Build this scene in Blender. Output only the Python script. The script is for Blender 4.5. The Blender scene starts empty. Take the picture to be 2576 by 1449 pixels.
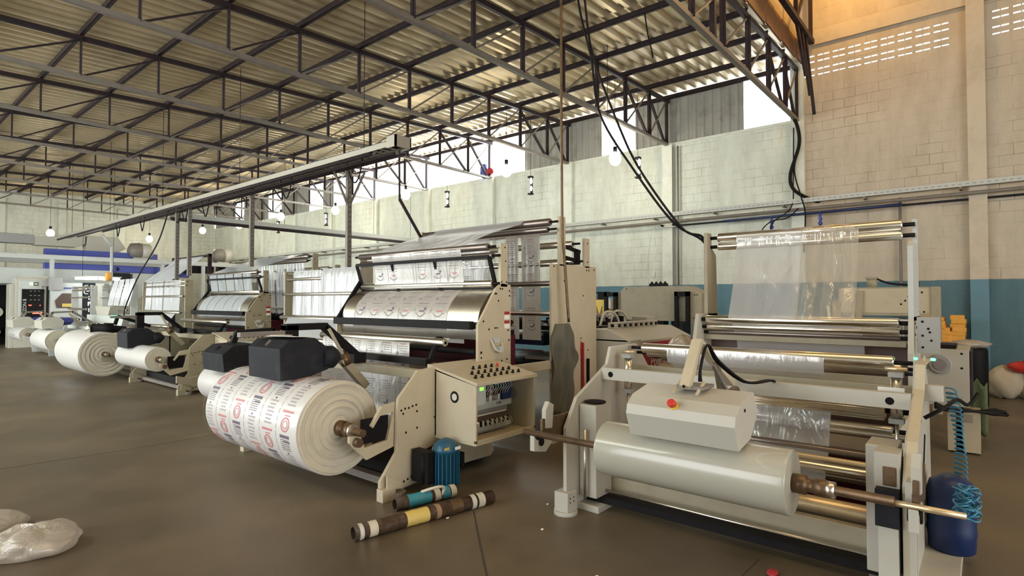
import bpy, math, random
from mathutils import Vector, Matrix
random.seed(7)
scene = bpy.context.scene
COL = scene.collection
R = math.radians

# ------------------------------------------------------------------ camera
cam_d = bpy.data.cameras.new('camera')
cam_d.sensor_width = 36.0
cam_d.sensor_fit = 'HORIZONTAL'
cam_d.lens = 1425.0 / 2576.0 * 36.0
cam_d.clip_start = 0.05
cam_d.clip_end = 200
cam = bpy.data.objects.new('camera', cam_d)
COL.objects.link(cam)
cam.location = (0, 0, 1.6)
cam.rotation_euler = (R(90) + math.atan(32.0 / 1425.0), 0, R(39.9 - 90))
scene.camera = cam

# ------------------------------------------------------------------ view and world
scene.view_settings.view_transform = 'Standard'
scene.view_settings.look = 'None'
scene.view_settings.gamma = 1.0
scene.view_settings.use_curve_mapping = False
scene.view_settings.exposure = 0.0
w = bpy.data.worlds.new('overcast_daylight')
scene.world = w
w.use_nodes = True
bg = w.node_tree.nodes['Background']
bg.inputs[0].default_value = (0.93, 0.97, 1.0, 1)
bg.inputs[1].default_value = 5.0


def lamp(kind, name, loc, energy, color, size=1.0, size_y=None, target=None, radius=0.1, spread=None):
    d = bpy.data.lights.new(name, kind)
    d.energy = energy
    d.color = color
    if kind == 'AREA':
        d.shape = 'RECTANGLE'
        d.size = size
        d.size_y = size_y or size
        if spread:
            d.spread = R(spread)
    elif kind in ('POINT', 'SPOT'):
        d.shadow_soft_size = radius
    o = bpy.data.objects.new(name, d)
    COL.objects.link(o)
    o.location = loc
    if target is not None:
        o.rotation_euler = (Vector(target) - Vector(loc)).to_track_quat('-Z', 'Y').to_euler()
    return o


# unseen fill lights added behind and left of the camera, in invented door gaps
lamp('AREA', 'fill_light_back', (3.0, -8.8, 2.6), 170, (1.0, 0.84, 0.62), 7.0, 4.2, (5.0, 4, 1.2))
lamp('AREA', 'fill_light_left', (-5.8, 5.0, 2.4), 110, (1.0, 0.96, 0.88), 6.0, 4.0, (4, 7, 1.4))
lamp('AREA', 'fill_light_far_left', (-5.8, 19.0, 2.4), 820, (0.93, 1.0, 0.95), 9.0, 4.4, (5, 19, 2.0))
lamp('AREA', 'fill_light_high_left', (-3.5, 13.0, 5.6), 680, (0.92, 1.0, 0.92), 16.0, 1.6, (13.3, 14.0, 3.4))  # added high fill that brightens the right wall, no roof strip there
# warm fill light added under the closed tall-bay roof, for roller highlights
lamp('AREA', 'fill_light_tall_bay', (2.5, -1.5, 9.9), 190, (1.0, 0.68, 0.34), 8.0, 3.0, (4.6, 0.5, 0))
# sky light entering the strip of open cladding above the right wall
lamp('AREA', 'daylight_clerestory', (13.6, 15.7, 6.1), 420, (0.97, 1.0, 0.98), 10.0, 0.9, (8.0, 15.7, 5.0))

# ------------------------------------------------------------------ materials
def nodes(m):
    m.use_nodes = True
    nt = m.node_tree
    return nt, nt.nodes, nt.links


def bsdf_of(m):
    return m.node_tree.nodes['Principled BSDF']


def setp(b, **k):
    for a, val in k.items():
        nm = a.replace('_', ' ')
        if nm in b.inputs:
            b.inputs[nm].default_value = val


def paint(name, col, rough=0.5, metal=0.0, grime=0.12, scale=6.0, bump=0.0, dirt=(0.16, 0.12, 0.08), coat=0.0):
    m = bpy.data.materials.new(name)
    nt, N, L = nodes(m)
    b = bsdf_of(m)
    b.inputs['Roughness'].default_value = rough
    b.inputs['Metallic'].default_value = metal
    if coat:
        b.inputs['Coat Weight'].default_value = coat
    tc = N.new('ShaderNodeTexCoord')
    n1 = N.new('ShaderNodeTexNoise')
    n1.inputs['Scale'].default_value = scale
    n1.inputs['Detail'].default_value = 8
    n1.inputs['Roughness'].default_value = 0.65
    L.new(tc.outputs['Object'], n1.inputs['Vector'])
    rp = N.new('ShaderNodeValToRGB')
    rp.color_ramp.elements[0].position = 0.48
    rp.color_ramp.elements[0].color = (0, 0, 0, 1)
    rp.color_ramp.elements[1].position = 0.75
    rp.color_ramp.elements[1].color = (1, 1, 1, 1)
    L.new(n1.outputs['Fac'], rp.inputs[0])
    mul = N.new('ShaderNodeMath')
    mul.operation = 'MULTIPLY'
    mul.inputs[1].default_value = grime
    L.new(rp.outputs[0], mul.inputs[0])
    mx = N.new('ShaderNodeMixRGB')
    mx.inputs[1].default_value = (*col, 1)
    mx.inputs[2].default_value = (*dirt, 1)
    L.new(mul.outputs[0], mx.inputs[0])
    L.new(mx.outputs[0], b.inputs['Base Color'])
    if bump:
        n2 = N.new('ShaderNodeTexNoise')
        n2.inputs['Scale'].default_value = scale * 12
        L.new(tc.outputs['Object'], n2.inputs['Vector'])
        bp = N.new('ShaderNodeBump')
        bp.inputs['Strength'].default_value = bump
        bp.inputs['Distance'].default_value = 0.01
        L.new(n2.outputs['Fac'], bp.inputs['Height'])
        L.new(bp.outputs[0], b.inputs['Normal'])
    return m


def emit(name, col, strength):
    m = bpy.data.materials.new(name)
    nt, N, L = nodes(m)
    b = bsdf_of(m)
    b.inputs['Base Color'].default_value = (*col, 1)
    b.inputs['Emission Color'].default_value = (*col, 1)
    b.inputs['Emission Strength'].default_value = strength
    return m


def film(name, col, alpha, rough=0.25, wrinkle=0.3, sx=10.0, sy=10.0, sz=1.2, gloss=0.13):
    """thin polythene: partly see-through, slightly milky and glossy"""
    m = bpy.data.materials.new(name)
    nt, N, L = nodes(m)
    N.remove(bsdf_of(m))
    out = N['Material Output']
    tr = N.new('ShaderNodeBsdfTransparent')
    tr.inputs[0].default_value = (0.97, 0.97, 0.97, 1)
    df = N.new('ShaderNodeBsdfDiffuse')
    df.inputs[0].default_value = (*col, 1)
    tl = N.new('ShaderNodeBsdfTranslucent')
    tl.inputs[0].default_value = (*col, 1)
    gl = N.new('ShaderNodeBsdfGlossy')
    gl.inputs['Roughness'].default_value = rough
    tc = N.new('ShaderNodeTexCoord')
    mp = N.new('ShaderNodeMapping')
    mp.inputs['Scale'].default_value = (sx, sy, sz)
    L.new(tc.outputs['Object'], mp.inputs[0])
    nz = N.new('ShaderNodeTexNoise')
    nz.inputs['Scale'].default_value = 1.0
    nz.inputs['Detail'].default_value = 4
    nz.inputs['Distortion'].default_value = 0.8
    L.new(mp.outputs[0], nz.inputs['Vector'])
    bp = N.new('ShaderNodeBump')
    bp.inputs['Strength'].default_value = wrinkle
    bp.inputs['Distance'].default_value = 0.05
    L.new(nz.outputs['Fac'], bp.inputs['Height'])
    for s in (df, tl, gl):
        L.new(bp.outputs[0], s.inputs['Normal'])
    a1 = N.new('ShaderNodeMixShader')
    a1.inputs[0].default_value = 0.4
    L.new(df.outputs[0], a1.inputs[1])
    L.new(tl.outputs[0], a1.inputs[2])
    a2 = N.new('ShaderNodeMixShader')
    a2.inputs[0].default_value = alpha
    L.new(tr.outputs[0], a2.inputs[1])
    L.new(a1.outputs[0], a2.inputs[2])
    a3 = N.new('ShaderNodeMixShader')
    a3.inputs[0].default_value = gloss
    L.new(a2.outputs[0], a3.inputs[1])
    L.new(gl.outputs[0], a3.inputs[2])
    L.new(a3.outputs[0], out.inputs['Surface'])
    return m


def block_wall(name, base, mortar, dado=None, axis='X'):
    m = bpy.data.materials.new(name)
    nt, N, L = nodes(m)
    b = bsdf_of(m)
    b.inputs['Roughness'].default_value = 0.85
    tc = N.new('ShaderNodeTexCoord')
    sep = N.new('ShaderNodeSeparateXYZ')
    L.new(tc.outputs['Object'], sep.inputs[0])
    cmb = N.new('ShaderNodeCombineXYZ')
    L.new(sep.outputs['Y' if axis == 'X' else 'X'], cmb.inputs[0])
    L.new(sep.outputs['Z'], cmb.inputs[1])
    # a little wobble so that joints are not ruled lines
    nw = N.new('ShaderNodeTexNoise')
    nw.inputs['Scale'].default_value = 2.2
    L.new(tc.outputs['Object'], nw.inputs['Vector'])
    va = N.new('ShaderNodeVectorMath')
    va.operation = 'SCALE'
    va.inputs['Scale'].default_value = 0.03
    L.new(nw.outputs['Color'], va.inputs[0])
    vb = N.new('ShaderNodeVectorMath')
    L.new(cmb.outputs[0], vb.inputs[0])
    L.new(va.outputs[0], vb.inputs[1])
    br = N.new('ShaderNodeTexBrick')
    br.inputs['Scale'].default_value = 1.0
    br.inputs['Brick Width'].default_value = 0.4
    br.inputs['Row Height'].default_value = 0.2
    br.inputs['Mortar Size'].default_value = 0.007
    br.inputs['Mortar Smooth'].default_value = 0.4
    br.inputs['Color1'].default_value = (1, 1, 1, 1)
    br.inputs['Color2'].default_value = (0.94, 0.94, 0.94, 1)
    br.inputs['Mortar'].default_value = (0, 0, 0, 1)
    L.new(vb.outputs[0], br.inputs['Vector'])
    # joints are partly filled with paint
    n1 = N.new('ShaderNodeTexNoise')
    n1.inputs['Scale'].default_value = 1.1
    n1.inputs['Detail'].default_value = 5
    L.new(tc.outputs['Object'], n1.inputs['Vector'])
    rp = N.new('ShaderNodeValToRGB')
    rp.color_ramp.elements[0].position = 0.46
    rp.color_ramp.elements[1].position = 0.72
    rp.color_ramp.elements[0].color = (0.12, 0.12, 0.12, 1)
    L.new(n1.outputs['Fac'], rp.inputs[0])
    mm = N.new('ShaderNodeMath')
    mm.operation = 'MULTIPLY'
    L.new(br.outputs['Fac'], mm.inputs[0])
    L.new(rp.outputs[0], mm.inputs[1])
    n2 = N.new('ShaderNodeTexNoise')
    n2.inputs['Scale'].default_value = 3.0
    n2.inputs['Detail'].default_value = 9
    n2.inputs['Roughness'].default_value = 0.7
    mp = N.new('ShaderNodeMapping')
    mp.inputs['Scale'].default_value = (1, 1, 0.35)
    L.new(tc.outputs['Object'], mp.inputs[0])
    L.new(mp.outputs[0], n2.inputs['Vector'])
    r2 = N.new('ShaderNodeValToRGB')
    r2.color_ramp.elements[0].position = 0.3
    r2.color_ramp.elements[0].color = (0.74, 0.72, 0.68, 1)
    r2.color_ramp.elements[1].position = 0.62
    r2.color_ramp.elements[1].color = (1, 1, 1, 1)
    L.new(n2.outputs['Fac'], r2.inputs[0])
    col = N.new('ShaderNodeMixRGB')
    col.inputs[1].default_value = (*base, 1)
    col.inputs[2].default_value = (*mortar, 1)
    L.new(mm.outputs[0], col.inputs[0])
    src = col.outputs[0]
    if dado:
        gt = N.new('ShaderNodeMath')
        gt.operation = 'LESS_THAN'
        nd = N.new('ShaderNodeTexNoise')
        nd.inputs['Scale'].default_value = 5
        L.new(tc.outputs['Object'], nd.inputs['Vector'])
        ad = N.new('ShaderNodeMath')
        ad.operation = 'MULTIPLY_ADD'
        ad.inputs[1].default_value = 0.03
        L.new(nd.outputs['Fac'], ad.inputs[0])
        L.new(sep.outputs['Z'], ad.inputs[2])
        L.new(ad.outputs[0], gt.inputs[0])
        gt.inputs[1].default_value = 2.0
        c2 = N.new('ShaderNodeMixRGB')
        L.new(gt.outputs[0], c2.inputs[0])
        L.new(src, c2.inputs[1])
        c2.inputs[2].default_value = (*dado, 1)
        src = c2.outputs[0]
    mul = N.new('ShaderNodeMixRGB')
    mul.blend_type = 'MULTIPLY'
    mul.inputs[0].default_value = 0.8
    L.new(src, mul.inputs[1])
    L.new(r2.outputs[0], mul.inputs[2])
    L.new(mul.outputs[0], b.inputs['Base Color'])
    bp = N.new('ShaderNodeBump')
    bp.inputs['Strength'].default_value = 0.6
    bp.inputs['Distance'].default_value = 0.012
    bp.invert = True
    L.new(mm.outputs[0], bp.inputs['Height'])
    bp2 = N.new('ShaderNodeBump')
    bp2.inputs['Strength'].default_value = 0.35
    bp2.inputs['Distance'].default_value = 0.02
    L.new(n2.outputs['Fac'], bp2.inputs['Height'])
    L.new(bp.outputs[0], bp2.inputs['Normal'])
    L.new(bp2.outputs[0], b.inputs['Normal'])
    return m


def floor_mat():
    m = bpy.data.materials.new('worn_concrete')
    nt, N, L = nodes(m)
    b = bsdf_of(m)
    tc = N.new('ShaderNodeTexCoord')
    n1 = N.new('ShaderNodeTexNoise')
    n1.inputs['Scale'].default_value = 0.55
    n1.inputs['Detail'].default_value = 10
    n1.inputs['Roughness'].default_value = 0.62
    L.new(tc.outputs['Object'], n1.inputs['Vector'])
    r1 = N.new('ShaderNodeValToRGB')
    e = r1.color_ramp.elements
    e[0].position = 0.32
    e[0].color = (0.08, 0.06, 0.036, 1)
    e[1].position = 0.68
    e[1].color = (0.2, 0.155, 0.1, 1)
    L.new(n1.outputs['Fac'], r1.inputs[0])
    n2 = N.new('ShaderNodeTexNoise')
    n2.inputs['Scale'].default_value = 90
    n2.inputs['Detail'].default_value = 4
    L.new(tc.outputs['Object'], n2.inputs['Vector'])
    mx = N.new('ShaderNodeMixRGB')
    mx.blend_type = 'OVERLAY'
    mx.inputs[0].default_value = 0.35
    L.new(r1.outputs[0], mx.inputs[1])
    L.new(n2.outputs['Color'], mx.inputs[2])
    bw = N.new('ShaderNodeHueSaturation')
    bw.inputs['Saturation'].default_value = 1.0
    L.new(mx.outputs[0], bw.inputs['Color'])
    L.new(bw.outputs[0], b.inputs['Base Color'])
    r2 = N.new('ShaderNodeValToRGB')
    r2.color_ramp.elements[0].color = (0.34, 0.34, 0.34, 1)
    r2.color_ramp.elements[1].color = (0.6, 0.6, 0.6, 1)
    r2.color_ramp.elements[0].position = 0.35
    r2.color_ramp.elements[1].position = 0.65
    L.new(n1.outputs['Fac'], r2.inputs[0])
    L.new(r2.outputs[0], b.inputs['Roughness'])
    bp = N.new('ShaderNodeBump')
    bp.inputs['Strength'].default_value = 0.12
    bp.inputs['Distance'].default_value = 0.01
    L.new(n2.outputs['Fac'], bp.inputs['Height'])
    L.new(bp.outputs[0], b.inputs['Normal'])
    return m


M = dict(
    floor=floor_mat(),
    wall=block_wall('painted_block_with_blue_dado', (0.69, 0.73, 0.66), (0.39, 0.4, 0.35), dado=(0.13, 0.265, 0.345)),
    wall_tall=block_wall('tan_shaded_block_with_blue_dado', (0.55, 0.485, 0.39), (0.25, 0.21, 0.16), dado=(0.1, 0.19, 0.235)),  # tall bay: warm light and roof shade tinted into the tan base
    pier_tall=paint('tan_shaded_concrete', (0.57, 0.5, 0.39), 0.8, grime=0.25, scale=3, bump=0.2),  # same warm, shaded tint put into the tall bay concrete
    wall_far=block_wall('painted_block_far', (0.72, 0.74, 0.66), (0.3, 0.3, 0.26), axis='Y'),
    pier=paint('painted_concrete', (0.7, 0.73, 0.66), 0.8, grime=0.25, scale=3, bump=0.2),
    pierb=paint('blue_painted_concrete', (0.13, 0.265, 0.345), 0.8, grime=0.25, scale=3, bump=0.2),
    joint=paint('floor_joint', (0.045, 0.036, 0.026), 0.9),
    roof=paint('galvanised_roof', (0.66, 0.55, 0.36), 0.36, metal=0.4, grime=0.55, scale=0.9, dirt=(0.2, 0.15, 0.09)),
    steel=paint('dark_primer_steel', (0.03, 0.022, 0.026), 0.55, grime=0.4, scale=5, dirt=(0.1, 0.05, 0.03)),
    steel2=paint('grey_brown_steel', (0.2, 0.175, 0.15), 0.5, grime=0.4, scale=5, dirt=(0.08, 0.05, 0.03)),
    clad=paint('fibre_cement_cladding', (0.36, 0.36, 0.33), 0.8, grime=0.7, scale=2.2, dirt=(0.16, 0.15, 0.13)),
    plank=paint('rusty_brown_panel', (0.2, 0.09, 0.035), 0.6, grime=0.5, scale=3, dirt=(0.08, 0.035, 0.015)),
    cream=paint('cream_machine_paint', (0.52, 0.455, 0.33), 0.42, grime=0.25, scale=5, bump=0.03, dirt=(0.3, 0.22, 0.13)),
    cream2=paint('aged_cream_paint', (0.36, 0.315, 0.22), 0.5, grime=0.35, scale=6, dirt=(0.2, 0.15, 0.09)),
    white=paint('off_white_machine_paint', (0.47, 0.45, 0.39), 0.4, grime=0.15, scale=5, bump=0.03, dirt=(0.35, 0.3, 0.22)),
    grey=paint('grey_paint', (0.32, 0.32, 0.31), 0.5),
    ltgrey=paint('light_grey_paint', (0.5, 0.52, 0.5), 0.5),
    charcoal=paint('charcoal_paint', (0.015, 0.016, 0.021), 0.6, grime=0.15, dirt=(0.12, 0.12, 0.12)),
    black=paint('black_paint', (0.007, 0.006, 0.007), 0.6, grime=0.2, dirt=(0.03, 0.03, 0.03)),
    hole=paint('dark_hole', (0.008, 0.007, 0.006), 0.9),
    chrome=paint('polished_steel', (0.9, 0.86, 0.78), 0.22, metal=1.0, grime=0.05, scale=3),
    chrome2=paint('brushed_steel', (0.66, 0.62, 0.55), 0.3, metal=1.0, grime=0.2, scale=6),
    rubber=paint('dark_roller_steel', (0.26, 0.22, 0.2), 0.3, metal=0.8, grime=0.2),
    rust=paint('rusty_shaft', (0.16, 0.1, 0.055), 0.42, metal=0.6, grime=0.8, scale=14, dirt=(0.045, 0.028, 0.018)),
    tubebrown=paint('dirty_brown_tube', (0.06, 0.036, 0.022), 0.45, grime=0.6, scale=18, dirt=(0.16, 0.13, 0.1)),
    trayp=paint('galvanised_tray', (0.42, 0.39, 0.33), 0.45, metal=0.4),
    brass=paint('warm_steel_rod', (0.8, 0.65, 0.42), 0.34, metal=0.75, grime=0.2, scale=9),
    blue=paint('blue_motor_paint', (0.012, 0.085, 0.15), 0.4, grime=0.2, dirt=(0.02, 0.03, 0.04)),
    dkblue=paint('deep_blue_drum', (0.006, 0.022, 0.095), 0.4, grime=0.2, dirt=(0.01, 0.015, 0.03)),
    pressblue=paint('press_blue', (0.05, 0.07, 0.33), 0.45),
    sky=paint('sky_blue_hose', (0.05, 0.25, 0.42), 0.35),
    teal=paint('teal_tape', (0.04, 0.27, 0.36), 0.4, grime=0.4, scale=20),
    yellow=paint('yellow_tape', (0.62, 0.47, 0.13), 0.5, grime=0.2),
    orange=paint('orange_plastic_stack', (0.85, 0.42, 0.07), 0.6, grime=0.35, scale=9, dirt=(0.35, 0.16, 0.03)),
    yellowsign=paint('yellow_box', (0.85, 0.6, 0.07), 0.5),
    red=paint('red_plastic', (0.55, 0.03, 0.02), 0.35, grime=0.05),
    redcloth=paint('red_fabric', (0.5, 0.03, 0.04), 0.8),
    maroon=paint('maroon_panel', (0.09, 0.012, 0.022), 0.5, grime=0.2, dirt=(0.03, 0.01, 0.01)),
    redpanel=paint('red_machine_panel', (0.36, 0.02, 0.03), 0.4, grime=0.15),
    brownpanel=paint('brown_panel', (0.09, 0.055, 0.045), 0.5),
    paper=paint('white_paper', (0.85, 0.84, 0.8), 0.7, grime=0.05),
    dull=paint('dull_roll_edge', (0.6, 0.55, 0.44), 0.7, grime=0.3, scale=9, bump=0.1, dirt=(0.34, 0.29, 0.2)),
    wound=paint('wound_white_film', (0.62, 0.6, 0.58), 0.38, grime=0.06, scale=8, coat=0.2, dirt=(0.45, 0.43, 0.4)),
    woundc=paint('wound_clear_film', (0.4, 0.385, 0.32), 0.24, grime=0.15, scale=4, coat=0.5, dirt=(0.4, 0.37, 0.3)),
    card=paint('cardboard_core', (0.3, 0.2, 0.11), 0.8),
    greenboard=paint('circuit_green', (0.03, 0.08, 0.07), 0.6),
    wire=paint('pale_wire', (0.6, 0.58, 0.52), 0.5),
    inkred=paint('red_ink', (0.55, 0.2, 0.22), 0.5, grime=0),
    inkblk=paint('black_ink', (0.14, 0.11, 0.16), 0.5, grime=0),
    inkgry=paint('grey_ink', (0.24, 0.21, 0.21), 0.5, grime=0),
    inklt=paint('pale_ink', (0.4, 0.36, 0.37), 0.5, grime=0),
    bag=paint('cream_sack', (0.48, 0.42, 0.32), 0.7, grime=0.3, scale=12, bump=0.4, dirt=(0.35, 0.28, 0.18)),
    olive=paint('olive_grey_cloth', (0.12, 0.115, 0.085), 0.75, grime=0.4, scale=7, bump=0.3, dirt=(0.09, 0.085, 0.06)),
    netgreen=paint('green_netting', (0.1, 0.13, 0.06), 0.8, grime=0.6, scale=30, dirt=(0.03, 0.04, 0.02)),
    fabric=film('milky_bag_plastic', (0.68, 0.62, 0.54), 0.92, 0.3, 0.8, 7, 7, 7),
    clear=film('clear_film', (0.8, 0.8, 0.82), 0.6, 0.14, 0.5, 5, 5, 0.8),
    clearw=film('slack_clear_film', (0.78, 0.72, 0.62), 0.4, 0.1, 1.0, 4, 8, 1.0),
    milk=film('milky_film', (0.74, 0.76, 0.8), 0.88, 0.25, 0.35, 3, 7, 0.8),
    milk2=film('blueish_film', (0.78, 0.84, 0.92), 0.6, 0.15, 0.5, 3, 7, 0.8),
    printed=film('printed_white_film', (0.7, 0.66, 0.62), 0.96, 0.3, 0.3, 5, 7, 1.5),
    glass=film('dusty_glass', (0.5, 0.55, 0.55), 0.04, 0.02, 0.0, gloss=0.04),
    bulb=emit('glowing_bulb', (1.0, 0.86, 0.58), 30),
    tube=emit('glowing_tube', (0.95, 1.0, 1.0), 22),
    ledg=emit('green_led', (0.05, 1.0, 0.3), 9),
    ledr=emit('red_led', (1.0, 0.05, 0.03), 9),
    ledo=emit('orange_led', (1.0, 0.35, 0.15), 4),
    lcd=emit('lime_display', (0.35, 0.9, 0.1), 0.9),
)


for k_ in ('black', 'charcoal', 'hole', 'maroon', 'steel', 'tubebrown'):
    bsdf_of(M[k_]).inputs['Specular IOR Level'].default_value = 0.18


# ------------------------------------------------------------------ mesh builder
class MB:
    def __init__(s, mat='cream'):
        s.v, s.f, s.mi, s.sm, s.mats, s.cur = [], [], [], [], [], 0
        s.use(mat)

    def use(s, mat):
        if mat not in s.mats:
            s.mats.append(mat)
        s.cur = s.mats.index(mat)
        return s

    def face(s, idx, smooth=False):
        s.f.append(idx)
        s.mi.append(s.cur)
        s.sm.append(smooth)

    def box(s, x0, x1, y0, y1, z0, z1, mtx=None):
        p = [Vector(q) for q in ((x0, y0, z0), (x1, y0, z0), (x1, y1, z0), (x0, y1, z0),
                                 (x0, y0, z1), (x1, y0, z1), (x1, y1, z1), (x0, y1, z1))]
        if mtx is not None:
            p = [mtx @ q for q in p]
        n = len(s.v)
        s.v += p
        for q in ((0, 3, 2, 1), (4, 5, 6, 7), (0, 1, 5, 4), (1, 2, 6, 5), (2, 3, 7, 6), (3, 0, 4, 7)):
            s.face([n + i for i in q])
        return s

    def obox(s, c, size, euler=(0, 0, 0)):
        from mathutils import Euler
        mt = Matrix.Translation(c) @ Euler([R(a) for a in euler]).to_matrix().to_4x4()
        a, b, d = [q / 2 for q in size]
        return s.box(-a, a, -b, b, -d, d, mt)

    def bar(s, p, q, w, h=None, up=(0, 0, 1)):
        """rectangular beam from p to q, w across and h along 'up'"""
        h = h or w
        p, q = Vector(p), Vector(q)
        d = (q - p)
        ln = d.length
        d.normalize()
        u = Vector(up)
        if abs(d.dot(u)) > 0.98:
            u = Vector((1, 0, 0))
        a = d.cross(u).normalized()
        u = a.cross(d).normalized()
        n = len(s.v)
        for e in (p, q):
            for i, j in ((-1, -1), (1, -1), (1, 1), (-1, 1)):
                s.v.append(e + a * (i * w / 2) + u * (j * h / 2))
        for f in ((0, 3, 2, 1), (4, 5, 6, 7), (0, 1, 5, 4), (1, 2, 6, 5), (2, 3, 7, 6), (3, 0, 4, 7)):
            s.face([n + i for i in f])
        return s

    def lathe(s, p, q, prof, n=24, caps=True, smooth=True):
        """prof: list of (t, r) with t measured in metres from p toward q"""
        p, q = Vector(p), Vector(q)
        d = (q - p).normalized()
        a = d.orthogonal().normalized()
        b = d.cross(a)
        rings = []
        for t, r in prof:
            base = len(s.v)
            for k in range(n):
                an = 2 * math.pi * k / n
                s.v.append(p + d * t + (a * math.cos(an) + b * math.sin(an)) * r)
            rings.append(base)
        for i in range(len(rings) - 1):
            r0, r1 = rings[i], rings[i + 1]
            flat = abs(prof[i][0] - prof[i + 1][0]) < 1e-6
            for k in range(n):
                k2 = (k + 1) % n
                s.face([r0 + k, r0 + k2, r1 + k2, r1 + k], smooth and not flat)
        if caps:
            s.face([rings[0] + k for k in range(n)][::-1])
            s.face([rings[-1] + k for k in range(n)])
        return s

    def cyl(s, p, q, r, n=20, r2=None, caps=True):
        ln = (Vector(q) - Vector(p)).length
        return s.lathe(p, q, [(0, r), (ln, r if r2 is None else r2)], n, caps)

    def tube(s, pts, r, n=8):
        pts = [Vector(p) for p in pts]
        prev = None
        rings = []
        for i, p in enumerate(pts):
            d = (pts[min(i + 1, len(pts) - 1)] - pts[max(i - 1, 0)]).normalized()
            if prev is None:
                a = d.orthogonal().normalized()
            else:
                a = (prev - d * prev.dot(d)).normalized()
            prev = a
            b = d.cross(a)
            base = len(s.v)
            rr = r[i] if isinstance(r, (list, tuple)) else r
            for k in range(n):
                an = 2 * math.pi * k / n
                s.v.append(p + (a * math.cos(an) + b * math.sin(an)) * rr)
            rings.append(base)
        for i in range(len(rings) - 1):
            for k in range(n):
                k2 = (k + 1) % n
                s.face([rings[i] + k, rings[i] + k2, rings[i + 1] + k2, rings[i + 1] + k], True)
        s.face([rings[0] + k for k in range(n)][::-1])
        s.face([rings[-1] + k for k in range(n)])
        return s

    def prism(s, poly, axis, a0, a1):
        def mk(u, w, t):
            return Vector((u, t, w)) if axis == 'y' else Vector((t, u, w)) if axis == 'x' else Vector((u, w, t))
        n = len(s.v)
        k = len(poly)
        area = sum(poly[i][0] * poly[(i + 1) % k][1] - poly[(i + 1) % k][0] * poly[i][1] for i in range(k))
        pl = poly if area > 0 else poly[::-1]
        if axis == 'y':
            a0, a1 = max(a0, a1), min(a0, a1)
        else:
            a0, a1 = min(a0, a1), max(a0, a1)
        s.v += [mk(u, w, a0) for u, w in pl] + [mk(u, w, a1) for u, w in pl]
        s.face([n + i for i in range(k)][::-1])
        s.face([n + k + i for i in range(k)])
        for i in range(k):
            j = (i + 1) % k
            s.face([n + i, n + j, n + k + j, n + k + i])
        return s

    def grid(s, fn, nu, nv, smooth=True):
        n = len(s.v)
        for i in range(nu + 1):
            for j in range(nv + 1):
                s.v.append(Vector(fn(i / nu, j / nv)))
        for i in range(nu):
            for j in range(nv):
                a = n + i * (nv + 1) + j
                s.face([a, a + nv + 1, a + nv + 2, a + 1], smooth)
        return s

    def ball(s, c, r, nu=16, nv=10, noise=0.0, zmin=None):
        rx, ry, rz = r if isinstance(r, (tuple, list)) else (r, r, r)
        rnd = random.Random(int(c[0] * 997 + c[1] * 131 + c[2] * 17))
        ph = [rnd.uniform(0, 6.28) for _ in range(6)]

        def fn(u, t):
            a, b = u * 2 * math.pi, t * math.pi
            k = 1 + noise * (math.sin(3 * a + ph[0]) * math.sin(2 * b + ph[1]) + 0.6 * math.sin(5 * a + ph[2]) * math.sin(4 * b + ph[3])
                             + 0.35 * math.sin(9 * a + ph[4]) * math.sin(7 * b + ph[5]))
            x, y, z = c[0] + rx * k * math.sin(b) * math.cos(a), c[1] + ry * k * math.sin(b) * math.sin(a), c[2] + rz * k * math.cos(b)
            if zmin is not None:
                z = max(z, zmin)
            return (x, y, z)
        return s.grid(fn, nu, nv)

    def holes(s, pts, y, r=0.008, axis='y', mat='hole', t=0.003):
        """row of dark bolt heads on a plate; pts are (u, w) in the plate's plane"""
        keep = s.cur
        s.use(mat)
        for u, w in pts:
            if axis == 'y':
                s.cyl((u, y + 0.001, w), (u, y - t, w), r, 8)
            elif axis == 'x':
                s.cyl((y + 0.001, u, w), (y - t, u, w), r, 8)
            else:
                s.cyl((u, w, y - 0.001), (u, w, y + t), r, 8)
        s.cur = keep
        return s

    def build(s, name, parent=None, bevel=0.0, kind=None, solid=0.0, label=None):
        o = s.obj(name, parent)
        if bevel:
            md = o.modifiers.new('bevel', 'BEVEL')
            md.width = bevel
            md.segments = 2
            md.limit_method = 'ANGLE'
            md.angle_limit = R(40)
        if solid:
            md = o.modifiers.new('solid', 'SOLIDIFY')
            md.thickness = solid
        if kind:
            o['kind'] = kind
        if label:
            o['label'] = label
        return o

    def obj(s, name, parent):
        me = bpy.data.meshes.new(name)
        off = Vector((0, 0, 0))
        q = parent
        while q is not None:
            off += q.location
            q = q.parent
        me.from_pydata([tuple(p - off) for p in s.v], [], s.f)
        for mt in s.mats:
            me.materials.append(M[mt])
        for i, pl in enumerate(me.polygons):
            pl.material_index = s.mi[i]
            pl.use_smooth = s.sm[i]
        me.update()
        o = bpy.data.objects.new(name, me)
        COL.objects.link(o)
        if parent is not None:
            o.parent = parent
        return o


def thing(name, label, cat, loc=(0, 0, 0), group=None):
    o = bpy.data.objects.new(name, None)
    o.empty_display_size = 0.2
    COL.objects.link(o)
    o.location = loc
    o['label'] = label
    o['category'] = cat
    if group:
        o['group'] = group
    return o


def tag(o, label, cat, group=None, kind=None):
    o['label'] = label
    o['category'] = cat
    if group:
        o['group'] = group
    if kind:
        o['kind'] = kind
    return o


def spline(pts, n=8):
    pts = [Vector(p) for p in pts]
    out = []
    for i in range(len(pts) - 1):
        p0 = pts[max(i - 1, 0)]
        p1, p2 = pts[i], pts[i + 1]
        p3 = pts[min(i + 2, len(pts) - 1)]
        for k in range(n):
            t = k / n
            out.append(0.5 * ((2 * p1) + (p2 - p0) * t + (2 * p0 - 5 * p1 + 4 * p2 - p3) * t * t + (3 * p1 - p0 - 3 * p2 + p3) * t ** 3))
    out.append(pts[-1])
    return out


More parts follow.
